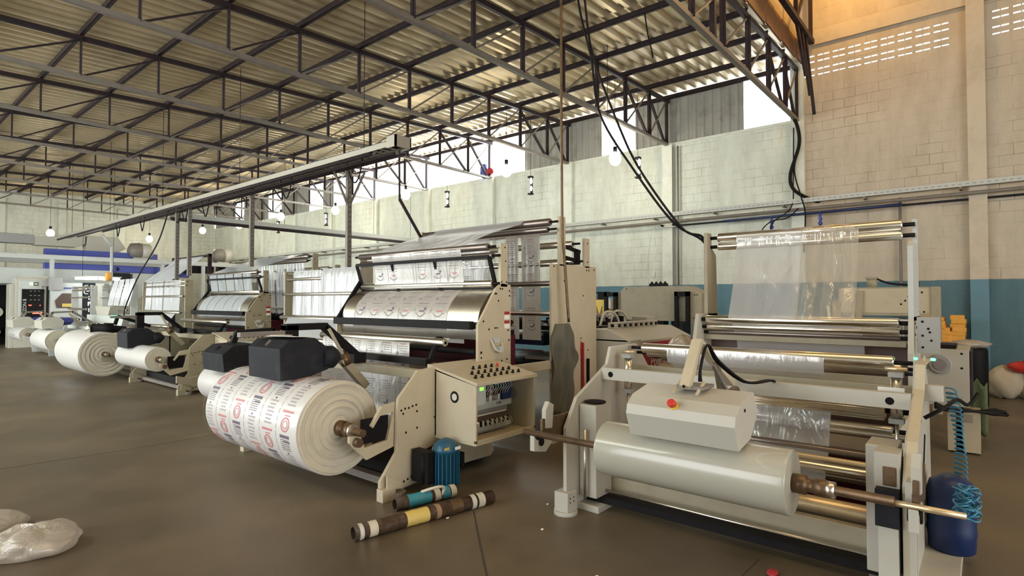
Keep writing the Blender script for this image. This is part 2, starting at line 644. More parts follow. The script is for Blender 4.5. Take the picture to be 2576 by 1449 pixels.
def text_mesh(name, body, size, mat, mtx, parent=None, depth=0.002, align='CENTER', bold=0.0):
    cu = bpy.data.curves.new(name, 'FONT')
    cu.body = body
    cu.size = size
    cu.align_x = align
    cu.align_y = 'CENTER'
    cu.extrude = depth
    cu.offset = bold
    tmp = bpy.data.objects.new(name, cu)
    COL.objects.link(tmp)
    dg = bpy.context.evaluated_depsgraph_get()
    me = bpy.data.meshes.new_from_object(tmp.evaluated_get(dg))
    bpy.data.objects.remove(tmp)
    off = Vector((0, 0, 0))
    q = parent
    while q is not None:
        off += q.location
        q = q.parent
    me.transform(Matrix.Translation(-off) @ mtx)
    me.materials.clear()
    me.materials.append(M[mat])
    for p in me.polygons:
        p.material_index = 0
    o = bpy.data.objects.new(name, me)
    COL.objects.link(o)
    if parent:
        o.parent = parent
    return o


def frame(loc, right, up):
    """matrix whose local X is 'right' and local Y is 'up'"""
    r_, u_ = Vector(right).normalized(), Vector(up).normalized()
    n_ = r_.cross(u_)
    return Matrix(((r_.x, u_.x, n_.x, loc[0]), (r_.y, u_.y, n_.y, loc[1]), (r_.z, u_.z, n_.z, loc[2]), (0, 0, 0, 1)))

# ================================================================== the building
WX = 13.3          # face of the right wall
YF = 32.3          # face of the far wall
BAYS = [3.05 + 2.965 * i for i in range(10)]        # truss and pier lines


def roofz(x):
    return 6.03 + 0.041 * x


fl = MB('floor').box(-8, 14, -11, 34, -0.2, 0)
fl.build('floor', kind='structure')
jt = MB('joint')
rnd = random.Random(3)


def crack(pts, wd=0.012):
    for a, b in zip(pts[:-1], pts[1:]):
        jt.bar((a[0], a[1], 0.0005), (b[0], b[1], 0.0005), wd, 0.002)


crack([(3.15 - 0.42 * i, 3.02 - 0.47 * i + rnd.uniform(-.01, .01)) for i in range(6)])
crack([(2.2 + 0.3 * i, 1.1 + rnd.uniform(-.01, .01)) for i in range(6)], 0.006)
crack([(0.6, 7.28), (1.04, 7.21), (1.97, 7.1), (3.03, 7.09)], .006)
jt.build('trim_1', kind='structure')

# right wall: lower block wall, tall bay in front with rows of ventilation slots
wl = MB('wall').box(WX, WX + 0.2, 3.1, YF + .2, 0, 5.5)
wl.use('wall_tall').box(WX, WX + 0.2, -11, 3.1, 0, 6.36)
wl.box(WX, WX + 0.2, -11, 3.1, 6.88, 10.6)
rows = [(6.39, 0), (6.51, 0), (6.68, 0), (6.80, 0)]
z = 6.36
for zr, _ in rows:
    wl.box(WX, WX + 0.04, -2.9, 3.1, z, zr)
    y = 2.95
    prev = 3.1
    while y > -2.8:
        pair = ((y - 0.105, y), (y - 0.225, y - 0.12))
        if y - .3 < 0.19 and y > -.12:
            y -= 0.283
            continue
        for a, b in pair:
            wl.box(WX, WX + 0.04, b, prev, zr, zr + 0.032)
            prev = a
        y -= 0.283
    wl.box(WX, WX + 0.04, -2.9, prev, zr, zr + 0.032)
    z = zr + 0.032
wl.box(WX, WX + 0.04, -2.9, 3.1, z, 6.88)
wl.box(WX, WX + 0.2, -11, -2.9, 6.36, 6.88)
wl.build('wall_right', kind='structure')

wf = MB('wall_far').box(-8, WX + .2, YF, YF + 0.2, 0, 6.9)
wf.build('wall_far', kind='structure')
MB('wall_far').box(-8, -5.9, -11, -10.8, 0, 10.6).box(7, 14, -11, -10.8, 0, 10.6).box(-8, 14, -11, -10.8, 4.8, 10.6).build('wall_back', kind='structure')
wleft = MB('wall_far')
for a, b in ((-11, 2), (8.2, 14.2), (24, 33)):
    wleft.box(-6.2, -6.0, a, b, 0, 6.9)
wleft.box(-6.2, -6.0, -11, 33, 4.7, 10.6)
wleft.build('wall_left', kind='structure')

# piers
n = 2
for i, y in enumerate([0.08] + BAYS):
    p = MB('pierb').box(WX - 0.12, WX + 0.02, y - 0.13, y + 0.13, 0, 1.985)
    top = 10.5 if i == 0 else (7.03 if i == 1 else 5.5)
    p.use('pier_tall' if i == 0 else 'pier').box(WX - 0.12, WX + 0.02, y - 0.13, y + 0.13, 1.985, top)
    p.build('trim_%d' % n, kind='structure')
    n += 1
for x in (4.5, 6.6, 8.9, 11.2, 2.2):
    MB('pier').box(x - 0.14, x + 0.14, YF - 0.1, YF + 0.02, 0, 6.0).build('trim_%d' % n, kind='structure')
    n += 1
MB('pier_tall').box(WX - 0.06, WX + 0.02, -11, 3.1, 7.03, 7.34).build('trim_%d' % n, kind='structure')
n += 1
MB('pier').box(WX - 0.02, WX + 0.2, 3.1, YF, 5.46, 5.52).build('trim_%d' % n, kind='structure')
n += 1

# corrugated roof
def wave(t, pitch, h):
    k = (t / pitch) % 1.0
    if k < 0.28:
        return 0.0
    if k < 0.5:
        return h * (k - 0.28) / 0.22
    if k < 0.78:
        return h
    return h * (1 - (k - 0.78) / 0.22)


def corrugated(mb, x0, x1, y0, y1, zf, pitch=0.25, h=0.072, lap=None):
    ys = []
    k = math.floor(y0 / pitch)
    while k * pitch < y1:
        for q in (0, .28, .5, .78):
            yy = (k + q) * pitch
            if y0 <= yy <= y1:
                ys.append(yy)
        k += 1
    for a, b, dz in lap or [(x0, x1, 0)]:
        base = len(mb.v)
        for yy in ys:
            mb.v.append(Vector((a, yy, zf(a) + wave(yy + 1e-5, pitch, h) + dz)))
            mb.v.append(Vector((b, yy, zf(b) + wave(yy + 1e-5, pitch, h) + dz)))
        for i in range(len(ys) - 1):
            mb.face([base + 2 * i, base + 2 * i + 1, base + 2 * i + 3, base + 2 * i + 2])


rf = MB('roof')
corrugated(rf, -6.1, 13.5, 3.0, YF + 0.1, lambda x: roofz(x) + 0.15,
           lap=[(-6.1, -0.5, 0), (-0.7, 5.4, 0.012), (5.2, 9.9, 0.0), (9.7, 13.55, 0.012)])
rf.build('ceiling', kind='structure', solid=0.004)
rf = MB('roof')
corrugated(rf, -6.1, 13.6, -11, 3.0, lambda x: 10.3)
rf.build('ceiling', kind='structure', solid=0.004)

# purlins
PX = [13.24, 12.2, 11.05, 9.87, 8.66, 7.46, 6.25, 5.05, 3.86, 2.66, 1.46, 0.26, -0.94, -2.14]
ordn = ['first', 'second', 'third', 'fourth', 'fifth', 'sixth', 'seventh', 'eighth', 'ninth', 'tenth', 'eleventh', 'twelfth', 'thirteenth', 'fourteenth']
for i, x in enumerate(PX):
    zc = roofz(x) + 0.04
    p = MB('steel')
    p.box(x - 0.025, x - 0.02, 3.03, YF - .01, zc, zc + 0.1).box(x - 0.025, x + 0.03, 3.03, YF - .01, zc, zc + 0.006).box(x - 0.025, x + 0.03, 3.03, YF - .01, zc + 0.094, zc + 0.1)
    o = p.build('purlin')
    tag(o, 'dark steel channel under the roof sheets, %s line in from the right wall' % ordn[i], 'beam', 'roof purlins')

# trusses
NODES = PX[::-1]
for i, y in enumerate(BAYS):
    t = thing('roof_truss', 'dark flat steel roof truss spanning the hall, %s back from the tall front bay' % ordn[i], 'truss', (WX, y, 5.45), 'steel roof trusses')
    x0 = -5.9
    MB('steel').bar((x0, y, roofz(x0)), (WX, y, roofz(WX)), 0.07, 0.085).build('top_chord', t)
    MB('steel2').bar((x0, y, 5.47), (12.0, y, 5.47), 0.08, 0.07).bar((11.98, y, 5.47), (13.22, y, 5.47), 0.08, 0.06).build('bottom_chord', t)
    for x in NODES[:-1]:
        MB('steel').bar((x, y, 5.48), (x, y, roofz(x)), 0.055, 0.03).bar((x, y - .03, 5.48), (x, y - .03, roofz(x)), 0.075, 0.006).build('post', t)
    MB('steel').bar((13.18, y, 5.48), (13.18, y, roofz(13.2)), 0.06, 0.06).build('post', t)
    for a, b in zip(NODES[:-1], NODES[1:]):
        b2 = min(b, 13.15)
        MB('steel2' if b > 6 else 'steel').bar((a + .04, y, 5.5), (b2, y, roofz(b2) - .03), 0.03, 0.03).build('brace', t)
        if b > 11.5:
            MB('steel').bar((a + .03, y + .03, roofz(a) - .03), (b2 - .03, y + .03, 5.5), 0.05, 0.055).build('brace', t)
    if i == 0:
        tb = MB('steel').bar((8.3, y, 5.5), (8.3, y, 6.3), 0.08)
        tb.build('gusset_plate', t)

# tall bay: boards closing the step between both roofs, with a truss above
t = thing('gable_cladding', 'rust-brown boards closing the step between the low and tall roofs', 'cladding', (10, 3.0, 6.4))
b = MB('plank')
for k in range(33):
    x = -4 + k * 0.52
    b.box(x, x + 0.5, 2.92 + (k % 2) * .012, 2.95 + (k % 2) * .012, roofz(x) + 0.09, 7.02)
b.build('board', t)
MB('roof').box(-4, 13.28, 2.97, 2.99, 7.0, 10.3).build('wall_sheet', t)
t = thing('roof_truss', 'rusty steel truss of the tall bay, topmost at the orange-lit corner', 'truss', (WX, 2.75, 7.1), 'steel roof trusses')
MB('steel').bar((-5, 2.75, 7.08), (13.2, 2.75, 7.08), 0.1, 0.1).build('bottom_chord', t)
MB('steel').bar((-5, 2.75, 8.6), (13.2, 2.75, 8.6), 0.1, 0.1).build('top_chord', t)
for k in range(13):
    x = 13.1 - k * 1.2
    MB('steel').bar((x, 2.75, 7.1), (x, 2.75, 8.6), 0.07).build('post', t)
    MB('steel').bar((x - 1.15, 2.75, 7.1), (x, 2.75, 8.6), 0.05).build('brace', t)
for k in range(3):
    MB('steel').bar((13.1 - .35 * k, 2.7, 5.5 + .3 * k), (12.75 - .35 * k, 2.78, 7.1), 0.05).build('brace', t)

# clerestory cladding on the right wall: opaque sheets between the open gaps
SEG = [(4.2, 6.95), (7.95, 10.65), (20.85, 21.7), (22.75, 25.2), (26.4, 28.95), (29.9, YF)]
names = ['right of the gap nearest the tall bay', 'between the single bright gap and the long open strip', 'small sheet standing alone at the far end of the open strip',
         'beyond the small lone sheet', 'last but one before the far wall', 'touching the far wall']
for (a, c), nm in zip(SEG, names):
    b = MB('clad')
    ys = []
    y = a
    while y < c:
        for q in (0, .05, .1, .14):
            if y + q <= c:
                ys.append((y + q, 0.0 if q in (0, .14) else 0.035))
        y += 0.2
    base = len(b.v)
    for yy, d in ys:
        b.v.append(Vector((WX + .02 + d, yy, 5.5)))
        b.v.append(Vector((WX + .02 + d, yy, 6.66)))
    for k in range(len(ys) - 1):
        b.face([base + 2 * k, base + 2 * k + 2, base + 2 * k + 3, base + 2 * k + 1])
    o = b.build('wall_cladding', solid=0.006)
    tag(o, 'weathered grey corrugated sheet, ' + nm, 'cladding')
c_ = MB('redcloth').ball((13.2, 11.95, 5.68), (0.07, 0.14, 0.12), noise=.15)
c_.use('pressblue').ball((13.2, 12.2, 5.72), (0.08, 0.16, 0.22), noise=.2)
tag(c_.build('rag_bundle'), 'blue and red cloth bundle caught on the wall top in the bright opening', 'cloth')

# ------------------------------------------------------------------ trays, pipes and hangers
t = thing('cable_tray', 'perforated cable tray running along the whole right wall', 'cable tray', (13.1, 10, 3.7))
b = MB('ltgrey').box(13.05, 13.17, -11, YF - .05, 3.66, 3.665).box(13.05, 13.055, -11, YF - .05, 3.66, 3.76)
y = -2.5
b.use('grey')
while y < 18:
    b.box(13.047, 13.05, y, y + 0.05, 3.70, 3.72)
    y += 0.1
b.build('trough', t)
for yy in [0.3 + 1.5 * k for k in range(20)]:
    MB('steel2').box(13.03, 13.295, yy, yy + .04, 3.62, 3.66).build('bracket', t)
t = thing('wall_pipe', 'dark conduit pipe clipped just under the wall cable tray', 'pipe', (13.1, 10, 3.55))
MB('steel2').cyl((13.12, -11, 3.56), (13.12, YF, 3.5), 0.035, 10).build('pipe', t)
MB('charcoal').cyl((13.2, -11, 3.46), (13.2, 6, 3.44), 0.02, 8).build('pipe', t)
t = thing('air_pipe', 'blue compressed air pipe with valves below the right wall tray', 'pipe', (13.0, 3, 3.4))
b = MB('dkblue').cyl((13.05, 1.2, 3.44), (13.05, 4.6, 3.42), 0.03, 10)
b.build('pipe', t)
for yy in (2.6, 3.55):
    MB('pressblue').cyl((13.05, yy, 3.44), (13.05, yy, 3.15), 0.025, 10).cyl((12.98, yy, 3.3), (13.12, yy, 3.3), 0.03, 10).ball((13.05, yy, 3.2), 0.045).build('valve', t)
for (xa, y) in ((13.22, 1.25), (13.22, 5.9), (13.22, 5.75)):
    o = MB('steel2').cyl((xa, y, 0.9 if y < 3 else 1.98), (xa, y, 3.6 if y < 3 else 5.4), 0.025, 8).build('conduit')
    tag(o, {1.25: 'lone dark conduit dropping down the tan wall bay behind the film tower', 5.9: 'left one of two brown conduits on the pier behind the press',
            5.75: 'right one of two brown conduits beside the pier behind the press'}[y], 'pipe')
# tray along the machine row, and the cross tray to the wall
t = thing('cable_tray', 'grey cable tray hung along the machine row over the middle of the hall', 'cable tray', (4.95, 12, 3.85))
b = MB('trayp').box(4.85, 4.857, 6.3, 24, 3.72, 3.80).box(5.093, 5.1, 6.3, 24, 3.72, 3.80)
for k in range(118):
    b.box(4.857, 5.093, 6.3 + k * .15, 6.37 + k * .15, 3.72, 3.725)
b.box(4.84, 5.11, 6.1, 6.13, 3.7, 3.86).box(4.84, 4.86, 6.1, 6.3, 3.7, 3.86).box(5.09, 5.11, 6.1, 6.3, 3.7, 3.86)
b.build('trough', t)
b = MB('steel').cyl((4.8, 6.6, 3.66), (4.8, 24, 3.66), 0.03, 8).cyl((4.9, 6.2, 3.62), (4.9, 22, 3.62), 0.022, 8).cyl((5.06, 6.2, 3.64), (5.06, 20, 3.64), 0.026, 8)
b.build('pipe', t)
b = MB('black')
rnd = random.Random(5)
for k in range(7):
    b.tube(spline([(4.87 + .03 * k, 6.2 + 1.7 * q, 3.74 + rnd.uniform(-.01, .05)) for q in range(9)], 4), 0.012, 5)
for yy in (7.0, 9.0, 12.3, 13.4, 13.8, 16.1, 18.0):
    b.tube(spline([(4.95, yy, 3.72), (4.93, yy + .05, 3.45), (4.95, yy + .2, 3.36), (4.97, yy + .35, 3.5), (4.95, yy + .4, 3.72)], 5), 0.012, 5)
b.build('cable', t)
for k, yy in enumerate((7, 11, 15, 19, 23)):
    MB('steel').cyl((4.97, yy, 3.8), (4.97, yy, 6.1), 0.006, 5).build('hanger', t)
t = thing('cable_tray', 'long thin tray crossing from the right wall to the machine row', 'cable tray', (9, 15, 3.6))
MB('ltgrey').box(5.1, 13.1, 14.9, 14.905, 3.6, 3.72).box(5.1, 13.1, 14.9, 15.1, 3.6, 3.605).build('trough', t)
MB('steel').cyl((5.1, 14.86, 3.56), (13.1, 14.86, 3.56), 0.03, 8).cyl((5.1, 14.8, 3.52), (12.8, 14.8, 3.52), 0.018, 8).build('pipe', t)
b = MB('steel')
for x in (6.2, 8, 9.5, 11, 12.5):
    b.cyl((x, 14.95, 3.7), (x, 14.95, 5.5), 0.006, 5)
b.build('hanger', t)

# perforated posts dropping from the tray to the machines
for (x, y, z0, lab) in ((5.3, 7.87, 2.05, 'perforated steel post with splayed top above the milky film machine'),
                        (5.1, 10.76, 2.25, 'perforated steel post carrying cables down behind the brown drum machine'),
                        (4.98, 14.1, 1.35, 'tall dark post beside the milky film tower at the left'),
                        (4.98, 13.4, 2.15, 'pale tall post just right of the milky film tower at the left')):
    t = thing('cable_post', lab, 'post', (x, y, z0))
    b = MB('steel2').box(x - .035, x - .03, y - .035, y + .035, z0, 3.75).box(x - .035, x + .035, y - .035, y - .03, z0, 3.75).box(x + .03, x + .035, y - .035, y + .035, z0, 3.75)
    b.holes([(x, z0 + .1 + .08 * k) for k in range(int((3.6 - z0) / .08))], y - .036, 0.009)
    b.build('post', t)
    if y < 9:
        MB('steel2').bar((x, y, 3.1), (x - .3, y, 3.72), 0.03).bar((x, y, 3.1), (x + .3, y, 3.72), 0.03).build('brace', t)
b = MB('steel').bar((4.83, 6, 2.96), (5.27, 6.02, 2.42), 0.03).bar((4.83, 6, 2.96), (4.9, 6.1, 3.65), .02)
tag(b.build('stay_rod'), 'slanting brown rod from the hall tray down to the printed film tower', 'rod')

# hanging lamps over the aisle by the right wall
LP = [(11.6, 6.57), (10.9, 9.3), (11.35, 13.8), (11.7, 18.2), (11.2, 21.2), (11.3, 25.0), (11.05, 28.2), (9.6, 30.6), (5.6, 29.2)]
lampn = ['in front of the single bright gap of the right wall', 'beside the cloth bundle at the long opening', 'low in the middle of the long opening', 'at the left end of the long opening',
         'beside the last corrugated sheet gap', 'just above the crossing tray', 'left of the crossing tray over the press', 'low before the far wall', 'far left, level with the duct']
for (x, y), nm in zip(LP, lampn):
    zz = 4.9 if y < 30 else 4.55
    if x < 6:
        zz = 4.35
    t = thing('pendant_lamp', 'glowing round bulb lamp hanging ' + nm, 'lamp', (x, y, zz), 'glowing bulbs hung along the right aisle')
    MB('bulb').ball((x, y, zz), (0.14, 0.14, 0.16), 14, 9).build('bulb', t)
    MB('charcoal').cyl((x, y, zz + .13), (x, y, zz + .28), 0.045, 10).build('socket', t)
    MB('black').cyl((x, y, zz + .25), (x, y, roofz(x) + .2), 0.006, 5).build('cord', t)
    lamp('POINT', 'bulb_light', (x, y, zz - .25), 38, (1.0, 0.92, 0.76), radius=0.16)
for (x, y), nm in zip([(12.5, 9.77), (12.5, 6.45), (12.5, 13.15), (12.5, 20.1), (12.5, 23.9)],
                      ['nearest the cloth bundle', 'below the single bright gap', 'under the middle of the long opening', 'past the perforated post', 'farthest along the wall']):
    t = thing('hanging_light', 'narrow black upright fixture with a small lit tube, ' + nm, 'lamp', (x, y, 4.9), 'narrow fixtures hung before the right wall')
    MB('charcoal').box(x - .04, x + .04, y - .05, y - .02, 4.6, 5.1).box(x - .06, x + .06, y - .06, y + .06, 5.05, 5.1).box(x - .06, x + .06, y - .06, y + .06, 4.58, 4.62).build('housing', t)
    MB('tube').ball((x - .05, y - .06, 4.95), (.03, .03, .09), 8, 6).ball((x - .05, y - .06, 4.74), (.03, .03, .07), 8, 6).build('tube', t)
    MB('black').cyl((x, y, 5.1), (x, y, roofz(x) + .2), 0.005, 5).build('cord', t)

# sodium high bay lamp of the tall bay (above the picture) that tints the upper wall
t = thing('high_bay_lamp', 'bell-shaped orange high bay lamp hung at the top of the tall bay', 'lamp', (12.0, 1.9, 8.5))
MB('grey').lathe((12.0, 1.9, 8.95), (12.0, 1.9, 8.45), [(0, .06), (.12, .09), (.3, .2), (.5, .28)], 20, False).build('shade', t)
MB('bulb').ball((12.0, 1.9, 8.6), .09).build('bulb', t)
MB('black').cyl((12.0, 1.9, 8.95), (12.0, 1.9, 10.3), .008, 5).build('cord', t)
lamp('POINT', 'sodium_light', (12.0, 1.9, 8.4), 120, (1.0, 0.5, 0.08), radius=0.12)
lamp('POINT', 'warm_fill_rear', (4.5, -5.5, 7.6), 200, (1.0, 0.7, 0.35), radius=0.5)  # added warm fill behind the camera, without a fixture, for the right machine

# cables hanging from the roof
def cable(label, pts, r=0.014, mat='black', n=8, name='cable', cat='cable'):
    o = MB(mat).tube(spline(pts, n), r, 6).build(name)
    tag(o, label, cat)
    return o


cable('rust-brown rope hanging straight from the roof to the cream cabinet with the grey cover',
      [(5.19, 3.62, 6.3), (5.19, 3.62, 4.98), (5.2, 3.62, 2.6), (5.25, 3.62, 2.05), (5.3, 3.6, 1.36)], 0.016, 'rust')
cable('left one of two black cables swooping from the roof to the film tower', [(5.55, 3.75, 6.2), (5.7, 3.72, 5.2), (5.95, 3.7, 4.6), (6.0, 3.6, 3.88), (6.2, 3.23, 3.15), (6.3, 2.8, 2.52), (6.35, 2.45, 2.26), (6.33, 2.4, 1.9)], 0.014)
cable('right one of two black cables swooping from the roof to the film tower', [(5.5, 3.6, 6.2), (5.7, 3.62, 5.1), (5.98, 3.68, 4.6), (6.0, 3.36, 3.73), (6.2, 3.17, 3.17), (6.3, 2.7, 2.45), (6.36, 2.46, 2.3), (6.38, 2.42, 1.8)], 0.014)
cable('thick black cable bundle looping down the corner pier to the wall tray', [(12.9, 3.1, 5.55), (13.08, 3.02, 5.3), (13.1, 3.0, 4.9), (13.08, 3.17, 4.3), (13.08, 3.09, 3.95), (13.1, 2.7, 3.68), (13.1, 2.6, 3.7)], 0.035)
cable('thinner black cable beside the bundle on the corner pier', [(13.0, 3.06, 5.4), (13.1, 2.98, 5.0), (13.12, 3.1, 4.4), (13.0, 2.95, 3.8), (12.9, 2.85, 3.4), (12.8, 2.86, 2.6)], 0.014)
cable('black cable dropping from the corner pier to a looped end', [(13.1, 3.1, 5.3), (13.1, 3.12, 4.2), (13.05, 3.15, 3.6), (13.0, 3.5, 3.3), (12.9, 3.55, 3.0)], 0.012)
cable('short black cable end hanging from the roof purlins near the right truss', [(8.6, 4.3, 6.4), (8.7, 4.3, 6.1), (8.75, 4.25, 5.8), (8.68, 4.2, 5.65)], 0.012)
cable('fine cord hanging from the roof over the long bright opening', [(9.6, 5.6, 6.62), (9.6, 5.6, 5.2)], 0.006)
cable('loop of thin black hose on the blue air pipe', [(13.0, 3.0, 3.55), (12.9, 3.2, 3.35), (12.85, 3.5, 3.3), (12.85, 3.7, 3.1), (12.7, 3.6, 2.8)], 0.012)
cable('white cord hanging down the pier to the black power strip', [(13.15, 6.4, 3.5), (13.1, 6.45, 3.0), (13.1, 6.5, 2.4), (13.0, 6.3, 2.15), (12.9, 6.2, 2.3)], 0.01, 'wire')
t = thing('junction_box', 'white junction box with two black glands on the pier below the tray', 'box', (13.15, 5.98, 3.45))
MB('white').box(13.1, 13.2, 5.75, 6.15, 3.4, 3.5).build('box', t)
for yy in (5.8, 6.1):
    MB('black').cyl((13.1, yy, 3.45), (13.03, yy, 3.45), .03, 10).build('gland', t)

# ================================================================== helpers for machine parts
def roller(name, parent, x, z, y0, y1, r, mat='chrome2', stub=0.08, n=24, rs=0.014, label=None):
    b = MB(mat).lathe((x, y0, z), (x, y1, z), [(0, r * .8), (.012, r), (y1 - y0 - .012, r), (y1 - y0, r * .8)], n)
    b.use('black').cyl((x, y0 - stub, z), (x, y0 + .01, z), rs, 10).cyl((x, y1 - .01, z), (x, y1 + stub, z), rs, 10)
    return b.build(name, parent, label=label)


def path_fn(pts, off=0.0):
    """arc-length walk along an XZ polyline; returns f(s) -> (x, z), total length; off pushes to the left of travel"""
    P = [Vector(p) for p in pts]
    L = [0.0]
    for a, b in zip(P[:-1], P[1:]):
        L.append(L[-1] + (b - a).length)

    def f(s, o=0.0):
        s = max(0.0, min(L[-1], s))
        i = 0
        while i < len(P) - 2 and s > L[i + 1]:
            i += 1
        a, b = P[i], P[i + 1]
        t = (s - L[i]) / max(1e-9, L[i + 1] - L[i])
        d = (b - a).normalized()
        q = a.lerp(b, t)
        return q.x - d.y * o, q.y + d.x * o
    return f, L[-1]


def arc(cx, cz, r, a0, a1, n=14):
    return [(cx + r * math.cos(R(a0 + (a1 - a0) * k / n)), cz + r * math.sin(R(a0 + (a1 - a0) * k / n))) for k in range(n + 1)]


def web(mb, pts, y0, y1, sag=0.0, ripple=0.0, taper=0.0, nu=None):
    f, ln = path_fn(pts)
    nu = nu or max(len(pts) * 2, 12)
    ph = random.random() * 6

    def fn(u, t):
        x, z = f(u * ln)
        yc = (y0 + y1) / 2
        hw = (y1 - y0) / 2 * (1 - taper * math.sin(math.pi * u))
        y = yc + (2 * t - 1) * hw
        x += ripple * math.sin(t * 19 + ph) * math.sin(math.pi * u) + sag * math.sin(math.pi * u)
        return (x, y, z)
    return mb.grid(fn, nu, 24)


def quad_on(mb, f, off, s0, s1, y0, y1, n=2):
    for k in range(n):
        a, c = s0 + (s1 - s0) * k / n, s0 + (s1 - s0) * (k + 1) / n
        xa, za = f(a, off)
        xc, zc = f(c, off)
        base = len(mb.v)
        mb.v += [Vector((xa, y0, za)), Vector((xa, y1, za)), Vector((xc, y1, zc)), Vector((xc, y0, zc))]
        mb.face([base, base + 1, base + 2, base + 3])


def bag_print(mb, f, off, s, y, sz=1.0, variant=0):
    """printed label of one bag: fine text lines, a smile arc, a small red word, dark mark. s down the web, y across"""
    r_ = random.Random(variant)
    for k in range(8):
        mb.use('inklt' if k % 3 else 'inkgry')
        w = r_.uniform(.05, .085) * sz
        quad_on(mb, f, off, s + .028 * k * sz, s + (.028 * k + .007) * sz, y - w, y + w, 1)
    mb.use('inkgry')
    for k in range(9):
        a = -1 + 2 * k / 8
        quad_on(mb, f, off, s + (.30 - .03 * a * a) * sz, s + (.308 - .03 * a * a) * sz, y + (a * .06 - .008) * sz, y + (a * .06 + .008) * sz, 1)
    mb.use('inkred' if variant % 2 == 0 else 'inkblk')
    quad_on(mb, f, off, s + .245 * sz, s + .259 * sz, y - .045 * sz, y + .025 * sz, 1)
    if variant % 2:
        quad_on(mb, f, off, s + .215 * sz, s + .24 * sz, y - .06 * sz, y - .035 * sz, 1)
    mb.use('inkgry')
    quad_on(mb, f, off, s, s + .36 * sz, y + .098 * sz, y + .102 * sz, 3)
    mb.use('inkblk')
    quad_on(mb, f, off, s + .1 * sz, s + .125 * sz, y + .088 * sz, y + .096 * sz, 1)


def wound_roll(label, x, z, y0, y1, r, mat, core=0.05, group=None, shaft=None, shaft_r=0.024, collar=True, messy=0.006, bands=6, shaft_mat='rust', dull=True):
    t = thing('film_roll', label, 'film roll', (x, (y0 + y1) / 2, z - r), group)
    rr = random.Random(int(x * 100 + y0 * 10))
    b = MB(mat)
    w = y1 - y0
    b.lathe((x, y0, z), (x, y1, z), [(0, r - .006), (.004, r - .001), (.012, r), (w - .012, r), (w - .004, r - .001), (w, r - .006)], 72, False)
    # wound end faces, slightly stepped as rolls are
    for side in (0, 1):
        ring = []
        m_ = 44
        for k in range(m_ + 1):
            q = core + (r - .006 - core) * k / m_
            bump = messy * (math.sin(k * bands * 0.2 + .5) * .8 + math.sin(k * bands * .47) * .5 + rr.uniform(-.3, .3)) if 0 < k < m_ else 0
            ring.append((q, bump))
        yf = y0 if side == 0 else y1
        sg = -1 if side == 0 else 1
        if dull:
            b.use('dull')
        n = 72
        base = len(b.v)
        for q, bp in ring:
            for k in range(n):
                a = 2 * math.pi * k / n
                wob = 1 + 0.004 * math.sin(a * 3 + q * 40)
                b.v.append(Vector((x + q * wob * math.cos(a), yf + sg * bp * (1 + .5 * math.sin(a * 2 + q * 30)), z + q * wob * math.sin(a))))
        for i in range(len(ring) - 1):
            for k in range(n):
                k2 = (k + 1) % n
                idx = [base + i * n + k, base + i * n + k2, base + (i + 1) * n + k2, base + (i + 1) * n + k]
                b.face(idx if side == 1 else idx[::-1], True)
    o = b.build('wound_film', t)
    b = MB('card').lathe((x, y0 - .012, z), (x, y1 + .012, z), [(0, core * .8), (0, core), (w + .024, core), (w + .024, core * .8)], 24, True)
    b.build('core', t)
    if shaft:
        b = MB(shaft_mat).cyl((x, shaft[0], z), (x, shaft[1], z), shaft_r, 16)
        b.build('shaft', t)
        if collar:
            b = MB('rust').lathe((x, y0 - .17, z), (x, y0 + .0, z), [(0, shaft_r * 1.3), (.01, shaft_r * 1.9), (.06, shaft_r * 1.9), (.065, shaft_r * 1.5), (.1, shaft_r * 1.5), (.105, shaft_r * 2.1), (.17, shaft_r * 2.1)], 20)
            b.build('collar', t)
            MB('chrome2').lathe((x, y0 - .2, z), (x, y0 - .15, z), [(0, shaft_r * 1.75), (.05, shaft_r * 1.75)], 20).build('clamp_ring', t)
    return t, o


# ================================================================== right machine (white unwinder with film tower)
YA0, YA1 = 0.33, 2.45
mA = thing('film_machine', 'white film unwinding machine with tall roller tower, nearest at the right', 'machine', (4.8, 1.4, 0))
PA = [(3.55, 0), (3.55, .64), (3.7, .85), (4.16, 1.07), (4.22, 1.21), (4.68, 1.21), (4.95, .95), (5.0, .35), (4.86, 0.0)]
for yy, nm in ((YA0, 0), (YA1, 1)):
    b = MB('white').prism(PA, 'y', yy - .015, yy + .015)
    if nm == 0:
        b.holes([(4.25, 1.0), (4.25, .93), (4.25, .87), (3.75, .3)], yy - .016, .014)
        b.use('black').bar((4.35, yy - .018, .52), (4.5, yy - .018, .74), .006, .03).bar((3.95, yy - .018, .45), (4.08, yy - .018, .6), .006, .03)
    b.build('side_plate', mA, bevel=.003)
# cover rim on the front edge of the near plate
b = MB('cream')
for p, q in zip(PA[:5], PA[1:6]):
    b.bar((p[0], YA0 - .02, p[1]), (q[0], YA0 - .02, q[1]), .05, .008)
b.build('edge_strip', mA)
# front beam with round holes
b = MB('white').box(4.06, 4.12, YA0 + .016, YA1 - .016, .955, 1.05)
b.holes([(YA0 + .12, 1.0), (YA1 - .1, 1.0)], 4.06, .024, 'x')
b.build('front_beam', mA, bevel=.006)
MB('cream2').box(4.5, 4.56, YA0 + .016, YA1 - .016, .93, 1.04).build('rear_beam', mA, bevel=.006)
